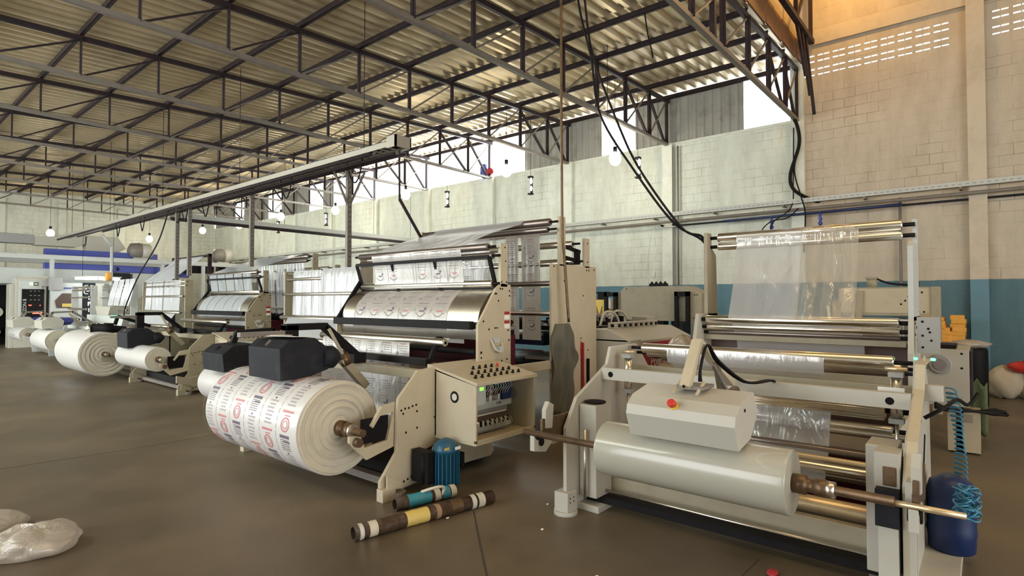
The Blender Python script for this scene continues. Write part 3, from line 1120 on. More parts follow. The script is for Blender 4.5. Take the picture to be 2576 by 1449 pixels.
# columns of the unwind lift
for y0, y1 in ((YA1 - .17, YA1 - .02), (YA0 + .05, YA0 + .2)):
    lo = .1
    b = MB('white').box(3.72, 3.95, y0, y1, lo, .8)
    if y0 > 1:
        b.use('black').lathe((3.83, (y0 + y1) / 2, .8), (3.83, (y0 + y1) / 2, .83), [(0, .06), (.008, .085), (.016, .085), (.02, .06)], 20)
    b.build('lift_column', mA, bevel=.006)
    MB('chrome2').cyl((3.68, (y0 + y1) / 2, .1), (3.68, (y0 + y1) / 2, .62), .012, 10).build('guide_rod', mA)
# cradles holding the shaft
for yy in (YA1 + .04, YA0 - .06):
    b = MB('white').prism([(3.2, .53), (3.34, .5), (3.42, .56), (3.42, .62), (3.31, .62), (3.31, .6), (3.24, .6), (3.2, .64)], 'y', yy - .02, yy + .02)
    b.use('white').prism([(3.34, .67), (3.42, .66), (3.44, .83), (3.38, .86), (3.34, .8)], 'y', yy - .02, yy + .02)
    b.use('rust').box(3.31, 3.72, yy - .012, yy + .012, .56, .74)
    b.use('black').cyl((3.28, yy - .03, .585), (3.28, yy + .03, .585), .03, 14)
    b.build('shaft_cradle', mA, bevel=.004)
b = MB('white').prism([(3.55, .05), (3.62, .05), (3.62, .62), (3.45, .72), (3.35, .72), (3.35, .6), (3.5, .5)], 'y', YA0 - .045, YA0 - .016)
b.build('shaft_guard', mA, bevel=.004)
b = MB('charcoal').box(3.5, 3.64, YA0 + .025, YA0 + .13, .43, .62)
b.use('white').box(3.56, 3.72, YA0 + .025, YA0 + .14, .62, .8).use('white').box(3.52, 3.7, YA0 + .03, YA0 + .12, .1, .43)
b.use('rust').box(3.555, 3.56, YA0 + .04, YA0 + .1, .63, .73)
b.build('drive_box', mA, bevel=.006)
# feet and base
for yy in (YA1, YA0):
    b = MB('white').box(3.5, 3.62, yy - .06, yy + .06, 0.012, .17)
    b.use('white').cyl((3.56, yy, 0), (3.56, yy, .03), .09, 20)
    b.holes([(3.53, .1), (3.58, .1), (3.53, .13), (3.58, .13)], yy - .061, .006)
    b.build('foot', mA, bevel=.005)
MB('white').box(3.7, 5.0, YA1 - .2, YA1 + .12, 0.0, .05).build('floor_pad', mA, bevel=.004)
MB('white').box(3.42, 5.0, YA0 - .2, YA0 + .2, 0.0, .05).build('floor_pad', mA, bevel=.004)
MB('cream2').box(3.96, 4.02, YA0 + .016, YA1 - .016, .1, .24).build('base_beam', mA, bevel=.005)
MB('black').box(3.8, 3.9, YA0 + .03, YA1 - .03, .05, .1).build('base_rail', mA)
MB('chrome2').cyl((3.86, YA0 + .03, .13), (3.86, YA1 - .03, .13), .012, 10).build('tie_rod', mA)
# lower rollers
for (x, z, r, mt) in ((4.1, .28, .055, 'brass'), (4.35, .2, .035, 'chrome2'), (4.5, .42, .04, 'chrome'), (4.62, .52, .03, 'rubber'),
                      (4.35, .52, .022, 'brass'), (4.7, .66, .03, 'chrome2'), (4.8, .3, .04, 'chrome2')):
    roller('idle_roller', mA, x, z, YA0 + .06, YA1 - .06, r, mt, .05)
MB('maroon').box(4.84, 4.86, YA0 + .02, YA1 - .02, .1, .5).build('back_panel', mA)
# big nip roller; its reflected light lines are modelled as chrome strips
b = MB('brass').lathe((4.75, .55, .83), (4.75, 2.3, .83), [(0, .05), (.01, .07), (1.74, .07), (1.75, .05)], 28)
b.use('chrome')
for k in range(9):
    a = R(60 + k * 22)
    b.cyl((4.75 + .072 * math.cos(a), .56, .83 + .072 * math.sin(a)), (4.75 + .072 * math.cos(a), 2.29, .83 + .072 * math.sin(a)), .007, 8)
b.use('black').cyl((4.75, .4, .83), (4.75, .55, .83), .02, 10)
b.build('glint_roller', mA)
roller('idle_roller', mA, 4.7, .70, .5, 2.3, .03, 'chrome', .1)
roller('front_roller', mA, 4.52, 1.19, .47, 2.3, .042, 'chrome', .1)
roller('front_roller', mA, 4.62, 1.14, .44, 2.3, .034, 'chrome2', .1)
roller('idle_roller', mA, 4.9, 1.08, .5, 2.3, .03, 'rubber', .1)
# pneumatic cylinders at both ends
for yy in (YA1 - .13, YA0 + .11):
    b = MB('chrome').cyl((4.3, yy, .86), (4.3, yy, 1.12), .032, 16)
    b.use('grey').box(4.26, 4.34, yy - .04, yy + .04, 1.12, 1.15).box(4.26, 4.34, yy - .04, yy + .04, .83, .86)
    b.use('chrome2').cyl((4.3, yy, .5), (4.3, yy, .85), .011, 8)
    b.use('brass').cyl((4.3, yy - .06, 1.17), (4.3, yy + .06, 1.17), .012, 8)
    b.build('pneumatic_cylinder', mA)
b = MB('paper').box(4.22, 4.24, YA0 + .06, YA0 + .2, .98, 1.06)
b.build('taped_note', mA)
# tower
for yy in (.5, 2.4):
    b = MB('ltgrey' if yy < 1 else 'cream2').prism([(6.25, 1.42), (6.25, 2.36), (6.38, 2.36), (6.38, 2.2), (6.52, 2.12), (6.55, 1.42)] if yy > 1 else
                                                   [(6.0, 1.42), (6.0, 2.08), (6.1, 2.13), (6.42, 2.13), (6.42, 2.36), (6.5, 2.36), (6.55, 1.42)], 'y', yy - .02, yy + .02)
    b.build('tower_post', mA, bevel=.003)
    b = MB('white').prism([(5.9, 0), (5.9, 1.15), (6.0, 1.46), (6.6, 1.46), (6.6, 0)], 'y', yy - .02, yy + .02)
    if yy < 1:
        b.holes([(6.1, 1.4), (6.2, 1.36), (6.1, 1.3), (6.25, 1.25), (6.1, 1.1), (6.1, .9), (6.15, .7)], yy - .021, .013)
    b.build('tower_plate', mA, bevel=.003)
TR = [(6.36, 2.305, .05), (6.36, 2.205, .04)]
for x, z, r in TR:
    roller('tower_roller', mA, x, z, .58, 2.3, r, 'chrome', .09, rs=.02)
roller('tower_roller', mA, 6.08, 1.40, .59, 2.33, .045, 'chrome', .09, rs=.02)
roller('tower_roller', mA, 6.1, 1.32, .59, 2.33, .03, 'chrome', .09, rs=.02)
roller('tower_roller', mA, 6.15, 1.26, .59, 2.33, .025, 'rubber', .09, rs=.02)
MB('cream2').box(6.14, 6.2, .55, 2.38, 1.18, 1.235).build('tower_beam', mA, bevel=.004)
MB('brownpanel').box(6.35, 6.38, .55, 2.38, .35, 1.2).build('back_panel', mA)
MB('cream2').box(5.3, 5.36, YA0 + .2, 2.36, .92, 1.05).build('rear_beam', mA, bevel=.005)
for yy in (YA0 + .2, 2.36):
    MB('white').box(4.9, 6.0, yy - .02, yy + .02, .25, .62).build('side_rail', mA, bevel=.004)
# perforated electronics bracket beside the near post
b = MB('grey').box(6.0, 6.02, .3, .46, 1.15, 1.46)
b.holes([(.42, 1.42), (.38, 1.36), (.42, 1.3), (.36, 1.26), (.42, 1.2), (.37, 1.33)], 6.0, .01, 'x')
b.build('bracket', mA)
for yy, mt in ((.47, 'ledg'), (.36, 'ledg'), (.345, 'ledg')):
    MB(mt).ball((6.0, yy, 1.10), (.012, .014, .012), 8, 6).build('indicator_light', mA)
MB('ledr').ball((4.0, .52, .46), .008, 8, 6).build('indicator_light', mA)
# small white cover plate box on the near side
b = MB('white').box(4.2, 4.27, .2, .31, 1.0, 1.095)
b.use('white').bar((4.25, .31, 1.1), (4.55, .31, 1.22), .01, .05)
b.build('side_box', mA, bevel=.004)

# pressing head lying on the roll
HX = [(3.36, 1.08), (3.13, 1.035), (3.06, .985), (3.045, .93), (3.10, .795), (3.30, .825), (3.44, .96)]
b = MB('white').prism(HX, 'y', 1.02, 1.66)
b.use('black').cyl((3.2, 1.015, 1.0), (3.2, 1.02, 1.0), .01, 8)
hd = b.build('pressing_head', mA, bevel=.004)
b = MB('yellowsign').lathe((3.075, 1.37, 1.0), (3.045, 1.37, 1.02), [(0, .026), (.012, .026)], 20)
b.use('red').lathe((3.068, 1.37, 1.005), (3.02, 1.37, 1.035), [(0, .014), (.018, .014), (.02, .024), (.04, .024), (.046, .018)], 20)
b.build('stop_button', hd)
b = MB('cream').bar((3.21, 1.36, 1.09), (3.40, 1.36, 1.35), .06, .045).bar((3.40, 1.36, 1.35), (3.98, 1.36, 1.03), .055, .04)
b.holes([(1.36, 1.1)], 3.19, .01, 'x')
b.build('arm', mA, bevel=.004)
b = MB('steel2').box(3.22, 3.4, 1.26, 1.42, 1.08, 1.1)
b.build('arm_bracket', hd)
for yy in (1.28, 1.42):
    MB('cream').bar((3.18, yy, 1.062), (3.3, yy, 1.12), .014, .012).build('latch', hd)
b = MB('blue').lathe((3.46, 1.2, .98), (3.46, 1.36, .98), [(0, .05), (.01, .075), (.12, .075), (.14, .05)], 20)
b.use('black').holes([(3.4 + .03 * (k % 4), .93 + .03 * (k // 4)) for k in range(14)], 1.2, .009)
b.build('fan_motor', hd)
b = MB('steel2').bar((3.5, 1.3, 1.2), (3.75, 1.3, 1.0), .02).use('chrome2').bar((3.6, 1.32, 1.22), (3.7, 1.32, .98), .035)
b.use('rust').cyl((3.7, 1.3, .98), (3.9, 1.3, 1.0), .03, 10)
b.build('hinge', mA)
for k in (0, 1):
    o = MB('black').tube(spline([(3.3, 1.31 - .01 * k, 1.12), (3.32, 1.31, 1.2), (3.43, 1.31, 1.33), (3.55, 1.3 - .02 * k, 1.22), (3.75, 1.2 - .02 * k, 1.08), (4.0, 1.12 - .02 * k, 1.07), (4.08, 1.1, 1.05)], 6), .008, 6).build('hose', mA)

# roll on the machine
wound_roll('clear film roll wound smooth and glossy under the white pressing head', 3.28, .635, .8, 1.93, .172, 'woundc', core=.045,
           shaft=(YA0 + .02, 2.62), shaft_r=.024, messy=.0015, dull=False)
o = MB('brass').cyl((3.28, .08, .63), (3.28, YA0 + .02, .63), .015, 12).build('shaft_end')
tag(o, 'bare steel bar sticking out of the right machine over the blue drum', 'bar')

# film webs of this machine
b = MB('clear')
web(b, arc(6.36, 2.305, .053, 60, 180, 6) + [(6.305, 2.2), (6.2, 1.8), (6.03, 1.42)], 1.42, 2.08, ripple=.004)
tag(b.build('plastic_film'), 'smooth milky left half of the film hanging from the tower rollers', 'film')
b = MB('clearw')
web(b, arc(6.36, 2.305, .055, 60, 180, 6) + [(6.30, 2.2), (6.19, 1.8), (6.02, 1.42)], .93, 1.44, ripple=.02)
tag(b.build('plastic_film'), 'wrinkled loose right half of the film hanging from the tower', 'film')
for pts, lab in (([(6.06, 1.36), (6.2, 1.2), (6.3, .8), (6.0, .75)], 'clear film passing below the twin tower rollers before the brown panel'),
                 ([(4.47, 1.2), (4.46, 1.1), (4.9, .9), (4.78, .9)], 'clear film wrapped round the long front roller of the right machine'),
                 ([(4.69, .8), (4.6, .5), (4.42, .3), (3.9, .5), (3.45, .64)], 'milky film curtain dropping behind the clear roll')):
    b = MB('clear')
    web(b, pts, .88, 2.05, ripple=.003)
    tag(b.build('plastic_film'), lab, 'film')

# blue drum and coiled hose at the near right corner
t = thing('plastic_drum', 'deep blue plastic drum standing at the right machine corner', 'drum', (4.5, .185, .05))
b = MB('dkblue').lathe((4.5, .185, 0.05), (4.5, .185, .46), [(0, .11), (.01, .12), (.1, .125), (.12, .13), (.15, .125), (.3, .127), (.33, .132), (.36, .126), (.42, .11), (.46, .05)], 32)
b.build('body', t)
b = MB('sky')
pts = []
for k in range(300):
    a = k * .42
    u = k / 299
    z = .99 - .56 * u
    x = 4.95 - .3 * u
    y = .195 - .05 * u - .02 * math.sin(u * 3)
    rr = .03 + .006 * math.sin(u * 9)
    pts.append((x + rr * math.cos(a) * .6, y + rr * math.cos(a), z + .012 * math.sin(a)))
b.tube(pts, .005, 5)
o = b.build('coiled_hose')
tag(o, 'light blue coiled air hose hanging beside the right machine', 'hose')
b = MB('sky')
pts = []
rnd = random.Random(11)
for k in range(260):
    a = k * .6
    u = k / 259
    cx, cy, cz = 4.2 + .05 * math.sin(u * 7), .1 + .03 * math.cos(u * 11), .44 + .05 * math.sin(u * 5 + 1)
    pts.append((cx + .04 * math.cos(a), cy + .035 * math.sin(a), cz + .035 * math.sin(a * .7)))
b.tube(pts, .005, 5)
tag(b.build('coiled_hose'), 'tangled blue hose coils heaped at the end of the steel bar', 'hose')
o = MB('black').tube(spline([(4.3, .3, .88), (4.35, .2, .95), (4.6, .15, .97), (4.9, .1, .9), (5.0, .05, .97)], 6), .012, 8).build('air_gun')
tag(o, 'black air hose fitting clipped on the right machine side plate', 'hose')

# ================================================================== cream drum machines (same model, twice)
def drum_machine(label, ox, oz, y0, y1, near_col, printed, roll_r, roll_y, box_col):
    """ox shifts along X; y0 near plate, y1 far plate"""
    t = thing('film_machine', label, 'machine', (3.6 + ox, (y0 + y1) / 2, 0))
    X = lambda x: x + ox
    S = lambda pts: [(X(a), c) for a, c in pts]
    lower = [(2.82, 0.0), (2.82, .15), (2.98, .355), (2.99, .71), (3.0, .79), (3.21, 1.005), (3.46, 1.02), (3.53, 1.01), (3.53, .36), (3.3, .32), (3.29, .06), (3.04, .045), (3.04, 0)]
    upper = [(3.955, .9), (3.955, 1.365), (4.215, 1.72), (4.30, 1.775), (4.44, 1.76), (4.44, .3), (4.3, .3), (4.3, .9)]
    for yy in (y0, y1):
        b = MB(near_col).prism(S(lower), 'y', yy, yy + .03)
        b.prism(S([(3.5, .36), (3.5, .93), (4.46, .93), (4.46, .3)]), 'y', yy, yy + .03)
        if yy == y0:
            b.holes(S([(3.03, .69), (3.07, .7), (3.11, .7), (3.15, .71), (3.19, .715), (3.05, .66), (3.2, .66), (3.08, .5), (3.2, .52), (3.4, .58), (3.42, .44), (3.42, .4),
                       (3.06, .1), (3.1, .11), (3.14, .12), (3.18, .13), (3.22, .13), (3.26, .14)]), yy, .010)
        b.build('side_plate', t, bevel=.003)
        b = MB(near_col).prism(S(upper), 'y', yy, yy + .03)
        if yy == y0:
            b.holes(S([(4.28, 1.72), (4.31, 1.72), (4.2, 1.67), (4.22, 1.67), (4.25, 1.60), (4.03, 1.4), (4.2, 1.33), (4.23, 1.33), (4.11, 1.32), (4.0, 1.1), (4.0, 1.05), (4.42, 1.7), (4.42, 1.65),
                       (4.05, .99), (4.13, .995), (4.21, 1.0), (4.3, 1.0), (4.38, 1.01), (4.4, 1.3), (4.41, 1.2)]), yy, .010)
            b.use('redpanel').box(X(4.34), X(4.42), yy - .002, yy, 1.46, 1.49).box(X(4.34), X(4.42), yy - .002, yy, 1.37, 1.40).use('paper').box(X(4.34), X(4.42), yy - .002, yy, 1.41, 1.455).box(X(4.34), X(4.42), yy - .002, yy, 1.32, 1.365)
            b.use('wire').tube(spline([(X(4.12), yy - .02, 1.22), (X(4.16), yy - .05, 1.12), (X(4.25), yy - .05, 1.1), (X(4.28), yy - .02, 1.18)], 5), .008, 6)
            b.use('ltgrey').box(X(4.15), X(4.22), yy - .05, yy, 1.19, 1.24).box(X(4.2), X(4.26), yy - .06, yy, 1.1, 1.15)
        b.build('upper_plate', t, bevel=.003)
        b = MB(near_col).box(X(4.285), X(4.39), yy, yy + .035, 1.74, 2.18)
        if yy == y0:
            b.holes(S([(4.35, 2.14), (4.36, 2.0), (4.3, 1.79), (4.37, 1.79)]), yy, .009)
        b.build('post', t, bevel=.003)
        b = MB(near_col).box(X(2.80), X(2.93), yy - .06, yy + .02, .0, .1)
        b.prism(S([(2.85, .1), (2.85, .2), (3.0, .12), (3.02, .06)]), 'y', yy - .05, yy - .035)
        b.use('steel2').cyl((X(2.97), yy - .03, 0), (X(2.97), yy - .03, .05), .07, 16)
        b.build('foot', t, bevel=.003)
    # console with switches, open electrics cabinet
    cy0, cy1 = y0 - .5, y0 - .002
    x0, x1 = X(3.4), X(4.2)
    b = MB('cream')
    b.prism([(cy0, .42), (cy0, .9), (cy1, 1.0), (cy1, .42)], 'x', x0, x0 + .02)
    b.prism([(cy0, .42), (cy0, .9), (cy1, 1.0), (cy1, .42)], 'x', x1 - .02, x1)
    b.box(x0, x1, cy0, cy1, .4, .42)
    b.box(x0, x1, cy1 - .02, cy1, .42, .98)
    n0 = len(b.v)
    b.prism([(cy0 - .01, .89), (cy0 - .01, .92), (cy1 + .1, 1.035), (cy1 + .1, 1.0)], 'x', x0, x1 + .02)
    b.box(x0, x1, cy0, cy0 + .02, .42, .445)
    cab = b.build('control_cabinet', t, bevel=.003)
    sl = lambda y: .925 + (y - cy0) * .19
    k = 0
    for row, (yy, cnt, xs) in enumerate(((cy0 + .1, 8, x0 + .1), (cy0 + .2, 7, x0 + .16), (cy0 + .32, 5, x0 + .3))):
        for q in range(cnt):
            xx = xs + q * .082
            m_ = 'red' if (row == 2 and q == 4) else 'black'
            bb = MB(m_).lathe((xx, yy, sl(yy) - .002), (xx, yy - .004, sl(yy) + .03), [(0, .016), (.008, .016), (.009, .011), (.028, .011)], 10)
            bb.build('switch', cab)
    b = MB('black').lathe((x0 - .002, cy0 + .25, .78), (x0 + .004, cy0 + .25, .78), [(0, .05), (.006, .05)], 24)
    b.use('wire').lathe((x0 - .004, cy0 + .25, .78), (x0, cy0 + .25, .78), [(0, .03), (.004, .03)], 16)
    b.build('fan_opening', cab)
    b = MB('grey').lathe((x1 - .025, cy0 + .25, .72), (x1 - .02, cy0 + .25, .72), [(0, .055), (.005, .055)], 24)
    b.build('fan_grille', cab)
    cyk = cy1
    cy1 = cy0 + .26
    b = MB('grey').box(x0 + .03, x1 - .16, cy1 - .05, cy1 - .022, .43, .93)
    b.use('ltgrey').box(x0 + .04, x1 - .12, cy1 - .07, cy1 - .05, .64, .7).box(x0 + .04, x1 - .12, cy1 - .06, cy1 - .05, .45, .49)
    b.build('backboard', cab)
    b = MB('ltgrey').box(x0 + .05, x0 + .22, cy1 - .17, cy1 - .05, .71, .88)
    b.use('lcd').box(x0 + .14, x0 + .19, cy1 - .172, cy1 - .17, .83, .86)
    b.build('inverter', cab, bevel=.004)
    rr = random.Random(4)
    b = MB('greenboard')
    for q in range(34):
        xx = x0 + .2 + rr.random() * .34
        zz = .71 + rr.random() * .17
        b.use(rr.choice(['black', 'greenboard', 'brownpanel', 'grey', 'wire', 'dkblue'])).box(xx, xx + rr.uniform(.02, .06), cy1 - rr.uniform(.07, .13), cy1 - .05, zz, zz + rr.uniform(.02, .06))
    b.use('dkblue').box(x0 + .52, x0 + .64, cy1 - .1, cy1 - .05, .7, .88)
    b.build('circuit_board', cab)
    b = MB('brownpanel').box(x0 + .05, x0 + .6, cy1 - .1, cy1 - .05, .5, .6)
    for q in range(18):
        b.use('black' if q % 2 else 'wire').box(x0 + .06 + q * .03, x0 + .08 + q * .03, cy1 - .115, cy1 - .1, .505, .55)
    b.use('wire').box(x0 + .05, x0 + .55, cy1 - .12, cy1 - .1, .60, .612)
    b.build('terminal_strip', cab)
    b = MB('wire')
    for q in range(10):
        xx = x0 + .25 + q * .035
        b.tube(spline([(xx, cy1 - .11, .9), (xx + .02, cy1 - .15, .84), (xx - .01, cy1 - .14, .8), (xx + .01, cy1 - .11, .76)], 4), .003, 4)
        b.tube(spline([(xx + .02, cy1 - .12, .55), (xx + .03, cy1 - .15, .52), (xx + .05, cy1 - .12, .47)], 4), .003, 4)
    b.build('wiring', cab)
    for q, (dx, dz) in enumerate(((.06, .53), (.12, .535), (.15, .54))):
        MB('ledo').box(x0 + dx, x0 + dx + .02, cy1 - .12, cy1 - .115, dz, dz + .012).build('indicator_light', cab)
    text_mesh('lettering', 'E348', .03, 'inkblk', frame((x0 + .5, cy1 - .072, .672), (1, 0, 0), (0, 0, 1)), cab)
    cy1 = cyk
    # drum and guard
    r = .38
    b = MB('chrome2')
    ap = [(X(a), c) for a, c in arc(4.38, 1.35, r, 200, 98, 20)]
    b.grid(lambda u, q: (ap[int(round(u * 20))][0], y0 + .05 + (y1 - y0 - .08) * q, ap[int(round(u * 20))][1]), 20, 2)
    b.prism([(a + .004, c - .002) for a, c in ap] + [(X(4.42), 1.70), (X(4.42), 1.25)], 'y', y0 + .06, y1 - .04)
    b.build('curved_bed', t)
    g0, g1 = y0 + .1, y1 - .02
    b = MB('black')
    a0, a1 = (X(4.22), 2.045), (X(4.33), 1.715)
    b.bar((a0[0], g0, a0[1]), (a0[0], g1, a0[1]), .035, .035).bar((a1[0], g0, a1[1]), (a1[0], g1, a1[1]), .04, .04)
    for q in (0, .36, .69, 1):
        yy = g0 + (g1 - g0) * q
        b.bar((a0[0], yy, a0[1]), (a1[0], yy, a1[1]), .035, .03)
    b.build('guard_frame', t)
    if not printed:
        pass
    pane = MB('glass').grid(lambda u, q: (a0[0] + (a1[0] - a0[0]) * u - .01, g0 + (g1 - g0) * q, a0[1] + (a1[1] - a0[1]) * u), 1, 1)
    pane.build('guard_window', t)
    b = MB('black').bar((X(4.3), g1 + .02, 1.85), (X(3.95), g1 + .02, 1.36), .03, .05).box(X(3.92), X(3.98), g0 - .02, g1 + .05, 1.32, 1.4)
    b.build('guard_bar', t, bevel=.004)
    roller('guide_roller', t, X(4.24), 2.145, y0 + .12, y1 - .06, .037, 'rubber', .09)
    roller('guide_roller', t, X(4.26), 2.055, y0 + .08, y1 - .06, .037, 'rubber', .09)
    roller('guide_roller', t, X(4.28), 1.775, y0 + .1, y1 - .06, .035, 'chrome2', .09)
    roller('guide_roller', t, X(4.1), 1.27, y0 + .2, y1 - .06, .04, 'chrome2', .19)
    roller('guide_roller', t, X(4.0), 1.1, y0 + .06, y1 - .06, .03, 'black', .06)
    roller('guide_roller', t, X(3.72), 1.2, y0 + .2, y1 - .05, .04, 'chrome2', .0)
    roller('guide_roller', t, X(3.9), .75, y0 + .06, y1 - .06, .03, 'rubber', .06)
    # black swing frame in front
    b = MB('black').bar((X(3.78), y0 + .32, 1.24), (X(3.68), y0 + .32, 1.12), .03, .05).bar((X(3.68), y0 + .32, 1.13), (X(3.62), y0 + .32, 1.0), .03, .05)
    b.cyl((X(3.76), y0 + .3, 1.22), (X(3.76), y0 + .36, 1.22), .035, 14)
    b.box(X(3.56), X(3.64), y0 + .3, y1 - .05, .99, 1.05)
    b.build('swing_frame', t, bevel=.003)
    # cross beams
    MB('cream2').box(X(3.35), X(3.43), y0 + .03, y1, .9, .98).build('cross_beam', t, bevel=.004)
    MB('cream2').box(X(4.3), X(4.4), y0 + .03, y1, .3, .9).build('cross_beam', t, bevel=.004)
    MB('cream').prism(S([(3.45, .09), (3.5, .28), (4.2, .28), (4.3, .1), (4.25, .05), (3.5, .06)]), 'y', y0 + .1, y0 + .14).build('base_beam', t, bevel=.003)
    MB('steel2').box(X(3.0), X(3.08), y0 + .03, y1, .04, .1).build('floor_rail', t)
    MB('black').box(X(3.1), X(4.3), y0 + .15, y1, .03, .2).build('base_tray', t)
    # rear tower
    for yy in (y0, y1):
        b = MB(near_col).prism(S([(5.15, 0), (5.15, 2.02), (6.1, 2.02), (6.1, 0)]), 'y', yy, yy + .03)
        b.prism(S([(4.44, .84), (4.44, .93), (5.15, .93), (5.15, .84)]), 'y', yy, yy + .05)
        if yy == y0:
            b.holes(S([(5.4, 1.95), (5.4, 1.83), (5.88, 1.97), (5.93, 1.97), (5.8, 1.66), (5.75, 1.15), (5.75, 1.1), (5.9, 1.0), (5.2, 1.1), (5.2, 1.05), (5.2, 1.99), (6.05, 1.98), (5.25, .5)]), yy, .011)
            b.use('redcloth').prism(S([(5.74, 1.12), (5.77, 1.0), (5.82, .55), (5.8, .55), (5.73, 1.0)]), 'y', yy - .012, yy)
        b.build('tower_plate', t, bevel=.003)
        for xa, xb, zt, hl in ((5.31, 5.43, 2.57, [(5.35, 2.46)]), (5.84, 5.95, 2.36, [(5.9, 2.3), (5.9, 2.07)])):
            b = MB(near_col).box(X(xa), X(xb), yy, yy + .035, 2.0, zt)
            if yy == y0:
                b.holes(S(hl), yy, .01)
            b.build('tower_post', t, bevel=.003)
    for (xx, zz, rr_, mt) in ((5.3, 2.51, .045, 'rubber'), (5.26, 2.42, .035, 'rubber'), (5.76, 2.29, .04, 'chrome2'), (5.82, 2.08, .04, 'chrome2'), (5.5, 2.04, .03, 'chrome2'), (5.35, 1.8, .03, 'rubber'), (5.35, 1.45, .03, 'chrome')):
        roller('tower_roller', t, X(xx), zz, y0 + .12, y1 - .06, rr_, mt, .1)
    b = MB('black').bar((X(5.5), y0 + .1, 2.25), (X(5.88), y0 + .1, 2.2), .03, .04).bar((X(5.5), y0 + .1, 2.12), (X(5.88), y0 + .1, 2.08), .03, .04).box(X(5.78), X(5.83), y0 + .06, y0 + .12, 2.04, 2.22)
    b.build('guard_bar', t)
    MB('maroon').box(X(4.6), X(5.12), y0 + .5, y1 - .1, .3, 1.2).build('side_panel', t, bevel=.004)
    b = MB('black')
    rq_ = random.Random(8)
    for k in range(12):
        yy = y0 + .5 + k * .13
        b.box(X(4.95), X(5.1), yy, yy + .08, 1.2, 1.24 + rq_.random() * .08)
        b.cyl((X(4.9), yy, 1.24), (X(5.05), yy, 1.3 + rq_.random() * .06), .03, 10)
    b.build('slitter_unit', t)
    # shaft arms
    for yy, sg in ((y0 + .04, 1), (y1 - .03, -1)):
        b = MB('cream').prism(S([(3.0, .4), (2.72, .34), (2.56, .5), (2.56, .55), (2.66, .55), (2.7, .44), (2.92, .46), (2.98, .68), (2.85, .67), (2.78, .58), (2.76, .6), (2.86, .74), (3.0, .76)]), 'y', yy, yy + .03)
        b.use('black').box(X(2.68), X(2.95), yy + sg * .03, yy + sg * .035, .46, .66)
        b.use('rust').cyl((X(2.62), yy - .05, .5), (X(2.62), yy + .08, .5), .035, 14)
        b.build('shaft_arm', t, bevel=.003)
    # pressing head and its arm
    hy0, hy1 = roll_y
    ry = (hy0 + hy1) / 2
    dz = roll_r - .375
    HB = [(2.35, .94 + dz), (2.34, 1.2 + dz), (2.42, 1.27 + dz), (2.66, 1.28 + dz), (2.77, 1.2 + dz), (2.79, 1.0 + dz), (2.62, .955 + dz)]
    b = MB(box_col).prism(S(HB), 'y', hy0, hy1)
    hd = b.build('pressing_head', t, bevel=.006)
    MB('chrome2').bar((X(2.4), ry, 1.262 + dz), (X(2.36), ry, 1.22 + dz), .03, .01).build('latch', hd)
    b = MB('charcoal').lathe((X(2.74), hy0 + .06, 1.1 + dz), (X(2.95), hy0 + .06, 1.1 + dz), [(0, .1), (.12, .1), (.16, .07), (.2, .03)], 20)
    b.build('motor', hd)
    b = MB('black').box(X(2.6), X(2.72), ry + .1, ry + .2, 1.26 + dz, 1.38).box(X(2.6), X(3.02), ry + .1, ry + .2, 1.33, 1.39)
    b.bar((X(3.0), ry + .15, 1.36), (X(3.36), ry + .15, 1.06), .1, .06).box(X(3.3), X(3.44), ry + .08, ry + .22, .98, 1.08)
    b.build('arm', t, bevel=.004)
    b = MB('cream2').bar((X(2.95), ry - .02, 1.34), (X(3.06), ry - .08, 1.1), .035, .03)
    b.use('rust').cyl((X(3.06), ry - .08, 1.1), (X(3.1), ry - .1, 1.0), .05, 12).use('cream2').bar((X(3.05), ry - .08, 1.06), (X(3.3), ry - .1, .78), .09, .07)
    b.build('air_cylinder', t)
    b = MB('steel2').bar((X(2.2), ry + .15, 1.31), (X(2.65), ry + .15, 1.31), .06, .04)
    b.build('arm_guide', hd)
    return t, cab


mB, cabB = drum_machine('cream drum machine with switch console, carrying the large printed roll', 0, 0, 3.73, 6.1, 'cream', True, .375, (4.43, 4.98), 'charcoal')
mC, cabC = drum_machine('cream drum machine with clear film strips, second row back behind the printed roll', .93, 0, 10.5, 12.9, 'cream2', False, .205, (11.45, 12.0), 'charcoal')

# thick blue motor bolted to the near cream plate
b = MB('blue').lathe((3.3, 3.48, .07), (3.3, 3.48, .46), [(0, .08), (.01, .1), (.27, .1), (.28, .11), (.3, .11), (.33, .1), (.36, .07), (.38, .03)], 32)
for k in range(22):
    a = 2 * math.pi * k / 22
    b.bar((3.3 + .108 * math.cos(a), 3.48 + .108 * math.sin(a), .08), (3.3 + .108 * math.cos(a), 3.48 + .108 * math.sin(a), .34), .02, .007, (math.sin(a), -math.cos(a), 0))
b.use('paper').box(3.3, 3.36, 3.365, 3.37, .37, .395)
b.use('yellow').box(3.2, 3.25, 3.385, 3.39, .38, .4)
b.use('black').box(3.12, 3.2, 3.5, 3.7, .1, .36).cyl((3.12, 3.56, .1), (3.12, 3.56, .34), .02, 8).box(3.4, 3.44, 3.4, 3.5, .2, .32)
o = b.build('motor', mB, label='blue ribbed motor standing upright on the near plate')

